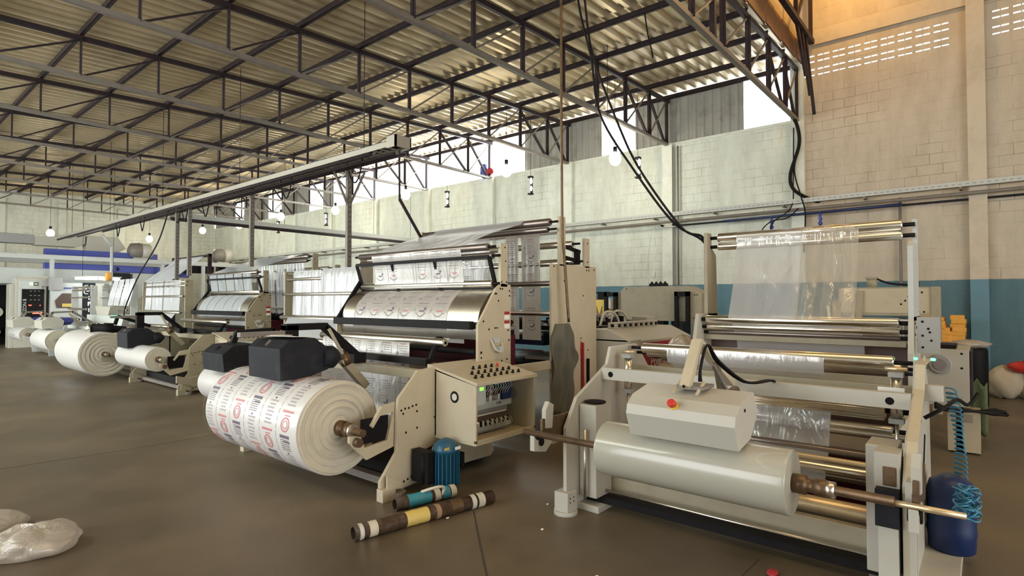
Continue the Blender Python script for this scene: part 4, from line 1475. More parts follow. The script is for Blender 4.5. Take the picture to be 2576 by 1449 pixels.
# printed web of machine B
pr = MB('printed')
front = arc(4.38, 1.35, .384, 190, 112, 12)
pts_top = [(4.215, 2.17), (4.2, 2.13), (4.23, 2.02), (4.255, 1.8), (4.245, 1.745)]
web(pr, pts_top, 4.22, 5.75)
web(pr, front[::-1] + [(4.06, 1.28), (4.05, 1.2)], 4.22, 5.83)
web(pr, [(4.08, 1.31), (4.055, 1.28), (4.06, 1.17)], 4.02, 5.9)
web(pr, [(3.75, 1.24), (3.7, 1.24), (3.675, 1.2), (3.67, .95), (3.64, .4), (3.1, .3)], 4.4, 5.95)
f, ln = path_fn([(4.215, 2.17), (4.2, 2.13), (4.23, 2.02), (4.255, 1.8)])
for k in range(6):
    if k != 3:
        bag_print(pr, f, -.002, .03, 4.36 + k * .255, 1.0, k)
f, ln = path_fn(front[::-1])
for k in range(6):
    bag_print(pr, f, -.003, .03, 4.36 + k * .27, 1.12, k)
f, ln = path_fn([(3.675, 1.2), (3.67, .95), (3.64, .4)])
for k in range(6):
    bag_print(pr, f, -.004, .03, 4.5 + k * .26, .85, k + 1)
    bag_print(pr, f, -.004, .42, 4.5 + k * .26, .9, k)
tag(pr.build('plastic_film'), 'white film printed with bag labels, running over the polished drum', 'film')

# clear strips over the drum of machine C
b = MB('milk2')
for k in range(5):
    y0 = 10.85 + k * .38
    web(b, [(5.145, 2.17), (5.13, 2.13), (5.17, 1.8)], y0, y0 + .33)
    web(b, [(q[0] + .93, q[1]) for q in front[::-1]], y0, y0 + .35)
tag(b.build('plastic_film'), 'five glossy film strips laid side by side over the far drum', 'film')
b = MB('milk')
web(b, [(5.0, 1.3), (4.98, 1.08)], 10.7, 12.6)
tag(b.build('plastic_film'), 'pale film sheet passing under the far drum', 'film')

# the printed roll
tB, oB = wound_roll('huge printed white film roll on the cream machine, widest roll in view', 2.62, .58, 4.0, 5.62, .375, 'wound', core=.05,
                    shaft=(3.68, 6.1), shaft_r=.03, messy=.014, bands=4)
dec = MB('inkred')
rp = .3765


def onroll(s, y, o=0.0):
    a = s / rp
    return (2.62 + (rp + o) * math.cos(a), y, .58 + (rp + o) * math.sin(a))


def rq(s0, s1, y0, y1, n=2):
    for k in range(n):
        a, c = s0 + (s1 - s0) * k / n, s0 + (s1 - s0) * (k + 1) / n
        base = len(dec.v)
        dec.v += [Vector(onroll(a, y0)), Vector(onroll(a, y1)), Vector(onroll(c, y1)), Vector(onroll(c, y0))]
        dec.face([base, base + 1, base + 2, base + 3])


def roll_motif(s, y):
    """reading direction runs round the roll: red bar, ring, bar-code block, grey text"""
    dec.use('inkred')
    rq(s, s + .018, y - .08, y + .08)
    rq(s + .035, s + .045, y - .05, y + .03)
    for k in range(16):
        a0, a1 = k / 16 * 2 * math.pi, (k + 1) / 16 * 2 * math.pi
        for r0, r1 in ((.045, .058), (.026, .033)):
            base = len(dec.v)
            for aa, r in ((a0, r0), (a0, r1), (a1, r1), (a1, r0)):
                dec.v.append(Vector(onroll(s + .11 + r * math.sin(aa), y + r * 1.1 * math.cos(aa))))
            dec.face([base, base + 1, base + 2, base + 3])
    dec.use('inkblk')
    rq(s + .19, s + .215, y - .07, y + .07)
    rq(s + .235, s + .25, y - .07, y + .02)
    dec.use('inkgry')
    for k in range(6):
        rq(s + .225 + k * .017, s + .233 + k * .017, y - .06, y + .065, 1)
    dec.use('inkblk')
    rq(s + .335, s + .35, y - .012, y + .012, 1)
    dec.use('inklt')
    for k in range(7):
        rq(s + .36 + k * .03, s + .375 + k * .03, y - .06 + .01 * (k % 3), y + .055 - .012 * (k % 2), 1)


for col_ in range(6):
    y = 4.17 + col_ * .272
    for k in range(4):
        roll_motif(.42 + k * .592 + (col_ % 3) * .17, y)
    dec.use('inkgry')
    for k in range(40):
        s = k * .0592
        rq(s, s + .045, y + .13, y + .134, 1)
dec.build('printed_pattern', oB)

# rolls further back
wound_roll('small plain white roll end peeping out left of the large printed roll', 3.05, .60, 6.5, 7.35, .21, 'wound', messy=.003, shaft=(6.3, 7.6))
wound_roll('slim glossy white roll before the second drum machine, under a dark head', 3.5, .615, 10.65, 12.2, .205, 'wound', shaft=(10.5, 12.9), messy=.002)
wound_roll('fat white film roll with ragged rings, largest of the rolls at the left', 3.45, .54, 13.4, 15.2, .435, 'wound', shaft=(13.1, 15.4), messy=.01, bands=4)
wound_roll('white film roll under a pale box head, second from the left edge', 3.75, .55, 18.5, 20.2, .285, 'wound', shaft=(18.2, 20.4), messy=.004)
wound_roll('smallest white film roll, the one nearest the left edge of the photo', 3.78, .57, 22.3, 24.0, .215, 'wound', shaft=(22.0, 24.3), messy=.003)

# ================================================================== web and small items at the printed film machine
b = MB('milk')
web(b, [(4.215, 2.175), (4.7, 2.36), (5.2, 2.5), (5.28, 2.56)], 4.22, 5.75, ripple=.002)
tag(b.build('plastic_film'), 'taut shiny film rising from the front rollers to the rear tower rollers', 'film')
for k, (y0, y1, lab) in enumerate(((4.47, 4.68, 'narrower printed film strip hanging behind the cream upper plate'), (4.13, 4.42, 'wider printed film strip hanging beside the rear cream plate'),
                                   (4.95, 5.8, 'printed film strip farthest inside the rear tower'))):
    b = MB('printed')
    pts = [(5.46, 2.45), (5.47, 2.2), (5.49, 1.12)]
    web(b, pts, y0, y1, ripple=.004)
    f, ln = path_fn(pts)
    for q in range(3):
        bag_print(b, f, -.007, .1 + q * .42, (y0 + y1) / 2, .9, q * 2 + k)
    tag(b.build('plastic_film'), lab, 'film')
o = MB('redcloth').tube(spline([(5.02, 4.62, 1.33), (5.0, 4.55, 1.36), (4.97, 4.62, 1.27), (4.93, 4.7, 1.2)], 5), [.03] * 3 + [.045] * 10 + [.03] * 3, 8).build('cloth_rag')
tag(o, 'crumpled red rag lying on the slitter above the maroon panel', 'cloth')
# grey-green cloth cover hanging on the rear plate
b = MB('olive')


def cover(u, t):
    z = 1.34 - 1.02 * u
    w = .22 + .22 * min(1, u * 7) * (1 - .25 * max(0, u - .6))
    if u > .3:
        w += .03 * math.sin((u - .3) * 7)
    cx = 5.32 + .1 * math.sin(u * 2.2) - .12 * u
    a = (t - .5) * 2
    bulge = .09 * (1 - a * a) * (1 - .3 * u) + .022 * math.sin(t * 22 + u * 3) * min(1, u * 3) + .015 * math.sin(t * 11 - u * 9)
    if t > .7 and .3 < u < .55:
        cx += .09 * (t - .7) / .3 * math.sin((u - .3) / .25 * math.pi)
    return (cx + a * w / 2 + .015 * math.sin(u * 17 + t * 8), 3.715 - bulge, z + .03 * math.sin(t * 9) * u)


b.grid(cover, 30, 30)
tag(b.build('cloth_cover', solid=.004), 'grey-green cloth cover hanging on the cream rear plate', 'cover')
b = MB('redpanel').box(5.74, 5.76, 3.69, 3.72, .35, 1.1)
b.use('black').box(5.86, 5.88, 3.69, 3.72, .55, .9)
b.build('tool_handle', mB)
# white paper sheets on top of the dark head
b = MB('paper').obox((2.52, 4.62, 1.292), (.2, .3, .004), (0, 4, 20)).obox((2.55, 4.85, 1.296), (.18, .22, .004), (0, 2, -12))
tag(b.build('paper_sheet'), 'white paper sheets lying on the dark pressing head', 'paper')

# pipes on the floor and other litter
def core_tube(label, p, q, r, mat, bands):
    b = MB(mat)
    p, q = Vector(p), Vector(q)
    d = (q - p).normalized()
    ln = (q - p).length
    b.lathe(p, q, [(0, r * .82), (0, r), (ln, r), (ln, r * .82)], 24, False)
    b.lathe(p, q, [(0, r * .82), (ln, r * .82)], 24, False)
    for t0, t1, mt, k in bands:
        b.use(mt)
        n_ = 5
        b.lathe(p + d * t0, p + d * t1, [((t1 - t0) * i / n_, r * (k + .03 * math.sin(i * 2.4 + t0 * 9))) for i in range(n_ + 1)], 20, False)
    b.use('hole').cyl(p + d * .02, p + d * .03, r * .8, 20)
    tag(b.build('core_tube'), label, 'tube', 'cardboard core tubes on the floor')


core_tube('long dirty brown core tube with yellow and white tape on the floor', (2.24, 3.25, .052), (3.36, 3.02, .052), .05, 'tubebrown',
          [(.03, .06, 'wire', 1.06), (.1, .16, 'dull', 1.03), (.38, .56, 'yellow', 1.04), (.62, .66, 'card', 1.03), (.93, .97, 'wire', 1.06), (.99, 1.05, 'dull', 1.05), (.2, .3, 'tubebrown', 1.03), (.75, .85, 'rust', 1.03)])
core_tube('short core tube wrapped in torn teal tape behind the long tube', (2.76, 3.47, .05), (3.28, 3.36, .05), .048, 'tubebrown',
          [(.1, .3, 'teal', 1.05), (.33, .38, 'dull', 1.04), (.4, .47, 'teal', 1.04), (.48, .53, 'dull', 1.06)])
b = MB('dull').tube(spline([(2.98, 3.42, .1), (3.03, 3.36, .125), (3.1, 3.33, .13), (3.15, 3.34, .1), (3.12, 3.36, .02)], 5), .012, 6)
tag(b.build('tape_strip'), 'loose torn tape strip curling between the two core tubes', 'tape')
rnd = random.Random(21)
for k, (x, y) in enumerate(((2.92, 3.06), (3.62, 2.66), (2.86, 1.75), (1.75, 2.3), (4.6, 9.7), (3.2, 2.4))):
    b = MB('paper').ball((x, y, .004), (.014, .01, .005), 8, 5, .3, zmin=.0)
    tag(b.build('paper_scrap'), 'tiny pale scrap on the floor ' + ['just below the long core tube', 'left of the white machine foot', 'at the bottom edge beside the floor joint', 'alone in the open lower-left floor', 'near the far fat roll', 'right of the floor joint'][k], 'litter')
b = MB('redcloth').ball((3.55, .98, .01), (.05, .03, .008), 14, 8, .08, zmin=0)
tag(b.build('cloth_scrap'), 'flat red scrap on the floor under the right machine', 'litter')

# plastic bags at the lower left corner
t = thing('plastic_bag', 'lumpy tied white plastic bag on the floor at the lower left corner', 'bag', (.85, 4.85, 0))
b = MB('fabric').ball((.84, 4.7, .06), (.25, .23, .1), 60, 36, .1, zmin=.001)
b.use('bag').ball((.86, 4.8, .045), (.22, .19, .075), 26, 14, .1, zmin=.002)
b.build('bag', t)
rr = random.Random(3)
b = MB('inkgry')
for k in range(7):
    b.use(rr.choice(['inkgry', 'dull', 'inkblk'])).obox((.86 + rr.uniform(-.14, .12), 4.78 + rr.uniform(-.12, .1), .12 + rr.uniform(0, .01)), (rr.uniform(.02, .06), rr.uniform(.01, .02), .012), (0, 8, rr.uniform(0, 180)))
b.build('contents', t)
b = MB('fabric').ball((.66, 5.3, .05), (.26, .2, .09), 30, 18, .05, zmin=.001)
tag(b.build('plastic_bag'), 'smooth milky plastic bag touching the left edge, behind the lumpy one', 'bag')

# ================================================================== light film towers (same model)
def tower_machine(label, ox, y0, y1, roll_ctr, head, post_mat='cream2', head_mat='charcoal'):
    t = thing('film_machine', label, 'machine', (4.2 + ox, (y0 + y1) / 2, 0))
    X = lambda x: x + ox
    for yy in (y0, y1):
        MB(post_mat).box(X(4.57), X(4.74), yy, yy + .04, 0, 2.06).build('post', t, bevel=.003)
        MB(post_mat).prism([(X(a), c) for a, c in [(3.6, 0), (3.55, .5), (3.7, .95), (4.57, 1.0), (4.57, .0)]], 'y', yy, yy + .04).build('side_plate', t, bevel=.003)
    for x, z, r in ((4.62, 2.02, .03), (4.6, 1.93, .03), (4.55, 1.7, .025), (4.5, 1.34, .035), (4.3, 1.04, .04), (3.85, 1.0, .03)):
        roller('guide_roller', t, X(x), z, y0 + .05, y1 - .02, r, 'chrome2', .05)
    MB(post_mat).box(X(3.75), X(3.85), y0 + .04, y1, .8, .9).build('cross_beam', t, bevel=.003)
    MB('steel2').box(X(3.7), X(3.8), y0 + .04, y1, .05, .15).build('base_beam', t)
    rx, rz, rr_ = roll_ctr
    for yy in (y0 + .05, y1 - .08):
        MB(post_mat).prism([(X(3.7), .3), (rx - .06, rz - .12), (rx - .06, rz - .02), (rx + .08, rz - .06), (X(3.7), .6)], 'y', yy, yy + .03).build('shaft_arm', t, bevel=.003)
    if head:
        h0, h1, hz = head
        b = MB(head_mat).prism([(rx - .26, hz), (rx - .28, hz + .2), (rx - .16, hz + .29), (rx + .1, hz + .3), (rx + .2, hz + .2), (rx + .18, hz + .04)], 'y', h0, h1)
        hd_ = b.build('pressing_head', t, bevel=.005)
        MB('pressblue' if head_mat == 'white' else 'charcoal').lathe((rx + .2, (h0 + h1) / 2, hz + .16), (rx + .5, (h0 + h1) / 2, hz + .2), [(0, .08), (.02, .1), (.22, .1), (.28, .05)], 16).build('motor', hd_)
        MB('black').cyl((rx - .2, h0 + .3, hz + .24), (rx - .22, h0 + .3, hz + .26), .035, 12).build('knob', hd_)
        b = MB('black' if head_mat != 'white' else 'steel2')
        hm = (h0 + h1) / 2 + .1
        b.bar((rx, hm, hz + .3), (rx + .05, hm, hz + .42), .05, .06).bar((rx + .03, hm, hz + .42), (rx + .5, hm, hz + .44), .05, .05).bar((rx + .48, hm, hz + .44), (rx + .95, hm, hz + .12), .05, .05)
        b.build('arm', t)
        b = MB('cream2').bar((rx + .4, hm - .05, hz + .4), (rx + .75, hm - .1, hz - .1), .05, .05)
        b.build('air_cylinder', t)
    return t


mB2 = tower_machine('light film tower machine with milky film, between both cream drum machines', 0, 6.45, 8.5, (3.05, .6, .21), (6.5, 7.05, .8))
b = MB('milk')
web(b, [(4.60, 2.06), (4.585, 2.02), (4.575, 1.38)], 7.5, 8.28, ripple=.004)
web(b, [(4.60, 2.07), (4.57, 1.99), (4.56, 1.38)], 6.55, 7.47, ripple=.003)
web(b, [(4.46, 1.34), (4.3, 1.09), (4.25, 1.0)], 6.6, 8.2, ripple=.004)
tag(b.build('plastic_film'), 'two wide milky film webs side by side, left of the printed film machine', 'film')
b = MB('milk2')
for k in range(5):
    web(b, [(6.2, 2.42), (6.25, 1.25)], 10.75 + k * .42, 11.1 + k * .42, ripple=.02)
tag(b.build('plastic_film'), 'bluish film strips hanging from the rear tower of the second drum machine', 'film')
b = MB('milk2')
web(b, [(5.16, 2.18), (5.6, 2.36), (6.2, 2.56)], 10.8, 12.7, ripple=.003)
tag(b.build('plastic_film'), 'glossy film rising to the rear tower of the second drum machine', 'film')

mD = tower_machine('film tower machine behind the fat white roll at the left', .3, 13.3, 15.9, (3.45, .54, .435), None)
b = MB('milk')
for (a, c) in ((13.6, 14.55), (14.62, 15.3), (15.35, 15.75)):
    web(b, [(4.9, 2.06), (4.88, 1.95), (4.86, 1.38)], a, c, ripple=.01)
for (a, c) in ((13.9, 14.6), (14.65, 15.3), (15.35, 15.7)):
    web(b, [(5.6, 2.66), (5.45, 2.5), (4.92, 2.07)], a + .3, c + .3, ripple=.02)
web(b, [(4.8, 1.34), (4.6, 1.05)], 13.6, 15.6)
tag(b.build('plastic_film'), 'white film strips draped over the second film tower from the left', 'film')
b = MB('black').lathe((3.35, 13.95, 1.04), (3.95, 13.75, 1.0), [(0, .07), (.02, .1), (.2, .1), (.22, .12), (.36, .12), (.38, .08), (.6, .06)], 20)
b.use('chrome2').lathe((3.28, 13.97, 1.04), (3.35, 13.95, 1.04), [(0, .06), (.07, .11)], 20)
b.use('black').bar((3.75, 13.9, 1.1), (3.8, 13.9, 1.28), .06).bar((3.8, 13.9, 1.28), (4.4, 13.9, 1.05), .06)
b.build('pressing_head', mD)
b = MB('steel').cyl((5.62, 13.9, 2.66), (5.62, 16.1, 2.66), .03, 10)
for yy in (13.9, 16.08):
    b.box(5.58, 5.66, yy, yy + .04, 0, 2.7)
b.build('rear_frame', mD)

mE = tower_machine('pale machine with film strips, second from the left edge', .62, 17.9, 20.5, (3.75, .55, .285), (18.9, 19.75, .86), 'ltgrey', 'white')
b = MB('milk')
for (a, c) in ((17.6, 18.0), (18.05, 18.4), (18.45, 18.9), (18.95, 19.4)):
    web(b, [(5.2, 2.2), (5.19, 2.1), (5.05, 1.46)], a, c, ripple=.02)
tag(b.build('plastic_film'), 'white film strips fanning down at the pale machine near the left', 'film')
b = MB('ltgrey').prism([(17.2, .8), (16.9, 1.2), (20.2, 1.2), (20.2, .8)], 'x', 4.75, 5.6)
b.use('white').prism([(18.4, 1.2), (18.2, 1.44), (19.6, 1.44), (19.4, 1.2)], 'x', 4.8, 5.0)
b.build('film_trough', mE, bevel=.004)
MB('ltgrey').box(4.9, 5.5, 17.3, 17.4, 0, .8).box(4.9, 5.5, 20, 20.1, 0, .8).build('stand', mE)
b = MB('ledg')
for k in range(4):
    b.ball((4.74, 17.3 + k * .17, 1.18), (.02, .05, .035), 8, 6)
b.build('indicator_light', mE)
mF = tower_machine('pale machine with the smallest roll at the left edge', .4, 20.75, 22.9, (3.5, .63, .2), (21.0, 21.9, .84), 'ltgrey', 'white')
cable('dark cable curving from the hall tray down to the green lights', [(4.93, 14.5, 3.68), (4.95, 15.2, 3.0), (4.85, 16.2, 2.2), (4.8, 16.9, 1.5), (4.78, 17.0, 1.22)], .016, 'charcoal')

# ================================================================== far left: printing press and cabinets
t = thing('printing_press', 'large printing press with blue beams and long white gantry at the far left', 'machine', (7, 27, 0))
MB('ltgrey').box(2.0, 12.6, 26.0, 26.15, 3.1, 3.27).build('gantry_beam', t, bevel=.01)
MB('ltgrey').box(2.0, 12.6, 29.0, 29.15, 3.1, 3.27).build('gantry_beam', t, bevel=.01)
for x in (5.0, 8.6, 10.2, 12.3):
    MB('ltgrey').box(x, x + .12, 26.02, 26.14, 0, 3.1).build('gantry_post', t)
MB('pressblue').box(4.9, 8.6, 26.4, 26.6, 3.24, 3.52).build('upper_beam', t, bevel=.02)
MB('pressblue').box(4.9, 9.6, 26.4, 26.6, 2.72, 3.0).build('lower_beam', t, bevel=.02)
MB('ltgrey').box(1.8, 7.0, 26.3, 27.6, 2.2, 2.78).build('duct_housing', t, bevel=.03)
MB('charcoal').box(6.9, 7.6, 26.3, 26.8, 1.9, 2.7).build('filter_unit', t, bevel=.02)
MB('ltgrey').box(7.7, 8.7, 26.4, 27.2, 1.7, 2.7).build('drying_unit', t, bevel=.02)
b = MB('charcoal')
for k in range(16):
    x = 2.0 + (k % 8) * .55
    z = .5 + (k // 8) * .7
    b.use(['charcoal', 'chrome2', 'grey', 'white'][k % 4]).cyl((x, 26.6, z), (x, 28.2, z), .12 + .03 * (k % 3), 16)
b.build('ink_cylinder', t)
MB('black').box(2.0, 7.0, 28.25, 28.4, 0, 2.2).build('back_panel', t)
for k in range(6):
    MB('black').box(9.0 + k * .5, 9.3 + k * .5, 26.3, 26.6, 2.8, 3.12).build('web_guide', t)
MB('pressblue').box(9.0, 9.9, 26.62, 26.8, 2.6, 3.1).build('side_beam', t)
MB('steel').bar((10.5, 26.25, 2.7), (10.65, 26.25, 3.05), .03).bar((10.65, 26.25, 3.05), (10.8, 26.25, 2.7), .03).build('brace', t)
t2 = thing('air_duct', 'fat grey ventilation duct with boxes crossing above the printing press', 'duct', (5, 28, 4))
b = MB('grey').box(1.5, 4.9, 28.0, 28.5, 3.78, 4.14)
b.build('duct', t2, bevel=.02)
MB('white').prism([(4.9, 3.75), (6.2, 3.75), (6.5, 3.9), (6.5, 4.25), (6.2, 4.25), (4.9, 4.05)], 'y', 28, 28.6).build('duct', t2, bevel=.02)
MB('white').prism([(6.5, 3.55), (7.5, 3.55), (7.9, 3.8), (7.6, 4.24), (6.55, 4.24)], 'y', 27.9, 28.6).build('fan_box', t2, bevel=.02)
MB('steel').box(2.8, 3.6, 28, 28.4, 3.3, 3.7).build('filter', t2)
MB('ltgrey').cyl((3, 28.2, 3.2), (3, 28.2, 0), .05, 10).cyl((7.2, 28.2, 3.5), (7.2, 28.2, 3.2), .06, 10).build('support', t2)
for (x, y, lab) in ((7.9, 26.5, 'grey round blower with white end on the gantry, left one'), (11.2, 26.6, 'grey and white blower on the right end of the gantry')):
    t = thing('blower', lab, 'fan', (x, y, 3.3))
    MB('steel2').lathe((x - .35, y, 3.62), (x + .1, y, 3.62), [(0, .12), (.1, .3), (.4, .34), (.45, .32)], 24).build('housing', t)
    MB('white').lathe((x + .1, y, 3.62), (x + .55, y, 3.62), [(0, .32), (.3, .32), (.42, .2)], 24).box(x - .2, x + .3, y - .2, y + .2, 3.28, 3.35).build('motor_cover', t)
# white cabinet with lit control panel
t = thing('control_cabinet', 'white cabinet with black lit control panel at the left edge', 'cabinet', (4.3, 25.2, 0))
b = MB('white').box(3.92, 4.75, 25.2, 25.8, 0, 2.37).box(3.78, 3.92, 25.25, 25.8, 0, 2.17)
b.use('ltgrey').box(4.01, 4.64, 25.18, 25.2, .45, 2.29)
b.build('body', t, bevel=.01)
b = MB('black').box(4.09, 4.685, 25.165, 25.18, .8, 2.0)
b.use('ledr').box(4.27, 4.35, 25.16, 25.165, 1.43, 1.46).box(4.38, 4.55, 25.16, 25.165, 1.15, 1.23).ball((4.62, 25.16, 1.19), .03, 8, 6).ball((4.58, 25.16, 1.44), .015, 8, 6)
b.use('grey')
for k in range(9):
    b.box(4.3 + (k % 3) * .11, 4.35 + (k % 3) * .11, 25.16, 25.165, 1.92 - (k // 3) * .15, 1.94 - (k // 3) * .15)
pn = b.build('control_panel', t)
text_mesh('lettering', 'AMAZON 8', .14, 'wire', frame((4.17, 25.155, 1.3), (0, 0, 1), (-1, 0, 0)), pn)
MB('paper').box(4.28, 4.39, 25.165, 25.175, 2.12, 2.24).use('netgreen').box(4.39, 4.52, 25.165, 25.175, 2.12, 2.24).use('paper').obox((4.46, 25.162, 2.18), (.08, .004, .035)).build('exit_sticker', t)
MB('white').box(4.1, 4.8, 25.3, 25.7, 2.37, 2.46).build('top_box', t)
MB('grey').box(4.77, 5.14, 24.9, 25.0, 1.97, 2.40).box(4.6, 4.9, 25.0, 25.2, 2.1, 2.3).build('side_box', t)
t = thing('machine_cabinet', 'pale machine cabinet with black logo strip and viewing window', 'cabinet', (5.4, 25, 0))
b = MB('ltgrey').box(4.85, 5.74, 25.0, 25.8, 0, 2.24).use('white').box(6.12, 6.4, 25, 25.8, 0, 2.24)
b.build('body', t, bevel=.01)
b = MB('charcoal').box(5.74, 6.12, 24.98, 25.8, .1, 2.25)
lp = b.build('logo_strip', t)
text_mesh('lettering', 'G4', .2, 'paper', frame((5.93, 24.97, 2.0), (1, 0, 0), (0, 0, 1)), lp, bold=.008)
b = MB('paper')
for a0, a1 in ((10, 80), (100, 170), (190, 260), (280, 350)):
    b.tube([(5.93 + .15 * max(-1, min(1, 1.25 * math.cos(R(a)))), 24.97, 2.0 + .15 * max(-1, min(1, 1.25 * math.sin(R(a))))) for a in range(a0, a1 + 1, 10)], .014, 6)
b.build('emblem', lp)
for k, ch in enumerate('iFic'):
    text_mesh('lettering', ch, .2, 'paper', frame((5.93, 24.97, 1.7 - k * .22), (1, 0, 0), (0, 0, 1)), lp, bold=.008)
b = MB('brownpanel').prism([(4.95, 1.6), (5.15, 1.86), (5.6, 1.86), (5.6, 1.35), (5.0, 1.35)], 'y', 24.97, 25.0)
b.use('yellow').box(5.15, 5.5, 24.95, 24.97, 1.38, 1.5)
b.build('window', t)
MB('redpanel').box(4.95, 5.1, 24.98, 25.0, 2.02, 2.07).use('pressblue').box(5.2, 5.42, 24.98, 25.0, 2.02, 2.07).build('maker_plate', t)
t = thing('tube_light', 'long bright fluorescent light hung before the logo cabinet', 'lamp', (6, 24, 2.4))
MB('tube').cyl((5.3, 24, 2.37), (5.92, 24, 2.37), .04, 12).cyl((5.97, 24, 2.37), (6.6, 24, 2.37), .04, 12).build('tube', t)
MB('white').box(5.25, 6.65, 23.96, 24.04, 2.42, 2.46).build('reflector', t)
MB('black').cyl((5.5, 24, 2.46), (5.5, 24, 6.45), .006, 5).cyl((6.4, 24, 2.46), (6.4, 24, 6.5), .006, 5).build('cord', t)
lamp('POINT', 'tube_light_glow', (5.95, 23.8, 2.25), 25, (0.95, 1, 1), radius=.2)
t = thing('support_post', 'pale upright post with hoses left of the film strips', 'post', (5.0, 17.5, 0))
MB('ltgrey').cyl((5.55, 21.0, 0), (5.55, 21.0, 3.3), .04, 12).cyl((5.55, 21, 3.3), (5.3, 21, 3.65), .03, 10).build('post', t)
MB('orange').ball((5.45, 20.95, 2.35), (.09, .08, .14), 12, 8, .1).build('cap', t)
MB('charcoal').ball((5.7, 20.95, 2.6), .06, 10, 8).build('knob', t)

# ================================================================== beyond the white machine: bag making line
mG = thing('bag_machine', 'bag making machine with red lettered panel behind the right machine', 'machine', (7, 4, 0))
b = MB('white').box(6.45, 8.0, 3.3, 4.3, .35, 1.1)
b.prism([(3.3, 1.1), (3.6, 1.24), (4.3, 1.24), (4.3, 1.1)], 'x', 6.15, 8.0).box(6.15, 6.45, 3.3, 4.3, .35, 1.12)
b.holes([(6.3, 1.05)], 3.3, .02)
b.build('body', mG, bevel=.006)
for xx in (6.2, 7.8):
    MB('white').box(xx, xx + .1, 3.35, 3.45, 0, .35).box(xx, xx + .1, 4.15, 4.25, 0, .35).build('leg', mG)
b = MB('redpanel').box(6.47, 7.98, 3.28, 3.3, .42, 1.07)
rp_ = b.build('front_panel', mG)
text_mesh('lettering', 'PolimaQUINAS', .17, 'wire', frame((7.2, 3.272, .82), (1, 0, 0), (0, 0, 1)), rp_)
for k in range(8):
    xx = 6.4 + k * .15
    b = MB('white').box(xx, xx + .13, 3.62, 3.74, 1.24, 1.32)
    b.use('hole').box(xx + .05, xx + .1, 3.61, 3.62, 1.26, 1.30).box(xx - .001, xx, 3.65, 3.7, 1.26, 1.3)
    b.build('heater_block', mG, bevel=.003)
rr = random.Random(14)
b = MB('black').box(6.2, 7.6, 3.9, 5.6, 1.2, 1.26)
for k in range(70):
    xx, yy = rr.uniform(6.2, 7.7), rr.uniform(3.8, 5.6)
    z = 1.26
    b.use(rr.choice(['black', 'black', 'black', 'steel', 'grey', 'charcoal', 'white']))
    if k % 3:
        b.box(xx, xx + rr.uniform(.03, .12), yy, yy + rr.uniform(.03, .12), z, z + rr.uniform(.02, .12))
    else:
        b.cyl((xx, yy, z), (xx, yy, z + rr.uniform(.04, .16)), rr.uniform(.015, .04), 10)
b.build('mechanism', mG)
for k, (xx, yy) in enumerate(((7.0, 4.4), (7.5, 4.2), (6.8, 3.95))):
    b = MB('wire').tube(spline([(xx - .25, yy, 1.26), (xx - .15, yy, 1.42), (xx, yy, 1.45), (xx + .18, yy, 1.4), (xx + .28, yy, 1.26)], 6), .018, 8)
    b.build('hose', mG)
MB('white').obox((7.3, 4.3, 1.38), (.3, .2, .05)).build('cover_plate', mG, bevel=.01)
MB('white').obox((7.7, 3.9, 1.33), (.25, .25, .08)).build('cover_plate', mG, bevel=.01)
b = MB('dkblue').box(6.3, 7.4, 4.7, 5.9, .98, 1.12)
b.use('chrome').box(6.15, 6.17, 4.6, 5.9, 1.13, 1.16).box(6.15, 6.17, 4.6, 5.9, .9, .93)
b.use('charcoal').box(6.2, 7.6, 4.4, 5.9, .7, .74)
b.build('output_table', mG)
b = MB('paper').obox((6.75, 4.95, .78), (.5, .5, .05), (0, 0, 10)).obox((6.95, 5.3, .80), (.5, .3, .03), (0, 0, -20))
tag(b.build('bag_stack'), 'stack of white plastic bags on the output table right of the cream plate', 'bag stack')
# press housing beyond
mH = thing('sealing_press', 'tan arched press housing with black-framed end windows by the wall', 'machine', (9.6, 4.6, 0))
b = MB('cream2').prism([(5.33, 1.1), (5.33, 1.72), (5.2, 1.86), (4.0, 1.86), (3.72, 1.73), (3.72, .9), (3.9, .9), (3.9, 1.24), (5.1, 1.24), (5.1, .8), (5.33, .8)], 'x', 9.5, 9.9)
b.holes([(5.15, 1.82), (3.8, 1.7), (3.84, 1.7), (3.78, 1.3), (3.82, 1.3), (3.86, 1.3)], 9.5, .012, 'x')
b.build('housing', mH, bevel=.01)
MB('cream2').box(9.5, 10.1, 3.72, 5.33, 0, .8).build('base', mH, bevel=.01)
for yy, zz in ((5.33, .9), (3.92, .78)):
    b = MB('black').box(9.42, 9.5, yy, yy + .06, zz, 1.76).box(9.42, 9.5, yy + .2, yy + .26, zz, 1.76).box(9.42, 9.5, yy, yy + .26, 1.68, 1.76).box(9.42, 9.5, yy, yy + .26, zz, zz + .07)
    fr_ = b.build('window_frame', mH)
    MB('glass').box(9.45, 9.455, yy + .06, yy + .2, zz + .07, 1.68).build('pane', fr_)
for k in range(3):
    MB('black').box(9.6, 9.8, 4.1 + k * .36, 4.32 + k * .36, 1.0, 1.24).build('cutter_block', mH)
b = MB('black').box(9.55, 9.62, 4.38, 4.72, 1.86, 1.91)
for k in range(4):
    b.prism([(4.39 + k * .085, 1.91), (4.42 + k * .085, 1.95), (4.45 + k * .085, 1.91)], 'x', 9.56, 9.6)
tag(b.build('power_strip'), 'black power strip standing on top of the tan press housing', 'power strip')
b = MB('yellowsign').box(9.5, 9.9, 5.62, 5.85, 1.0, 1.62)
b.use('card').prism([(5.68, 1.1), (5.68, 1.5), (5.72, 1.36), (5.76, 1.36), (5.8, 1.5), (5.8, 1.1)], 'x', 9.49, 9.5)
tag(b.build('yellow_box'), 'yellow box with dark notched shape between cream plate and press window', 'box')
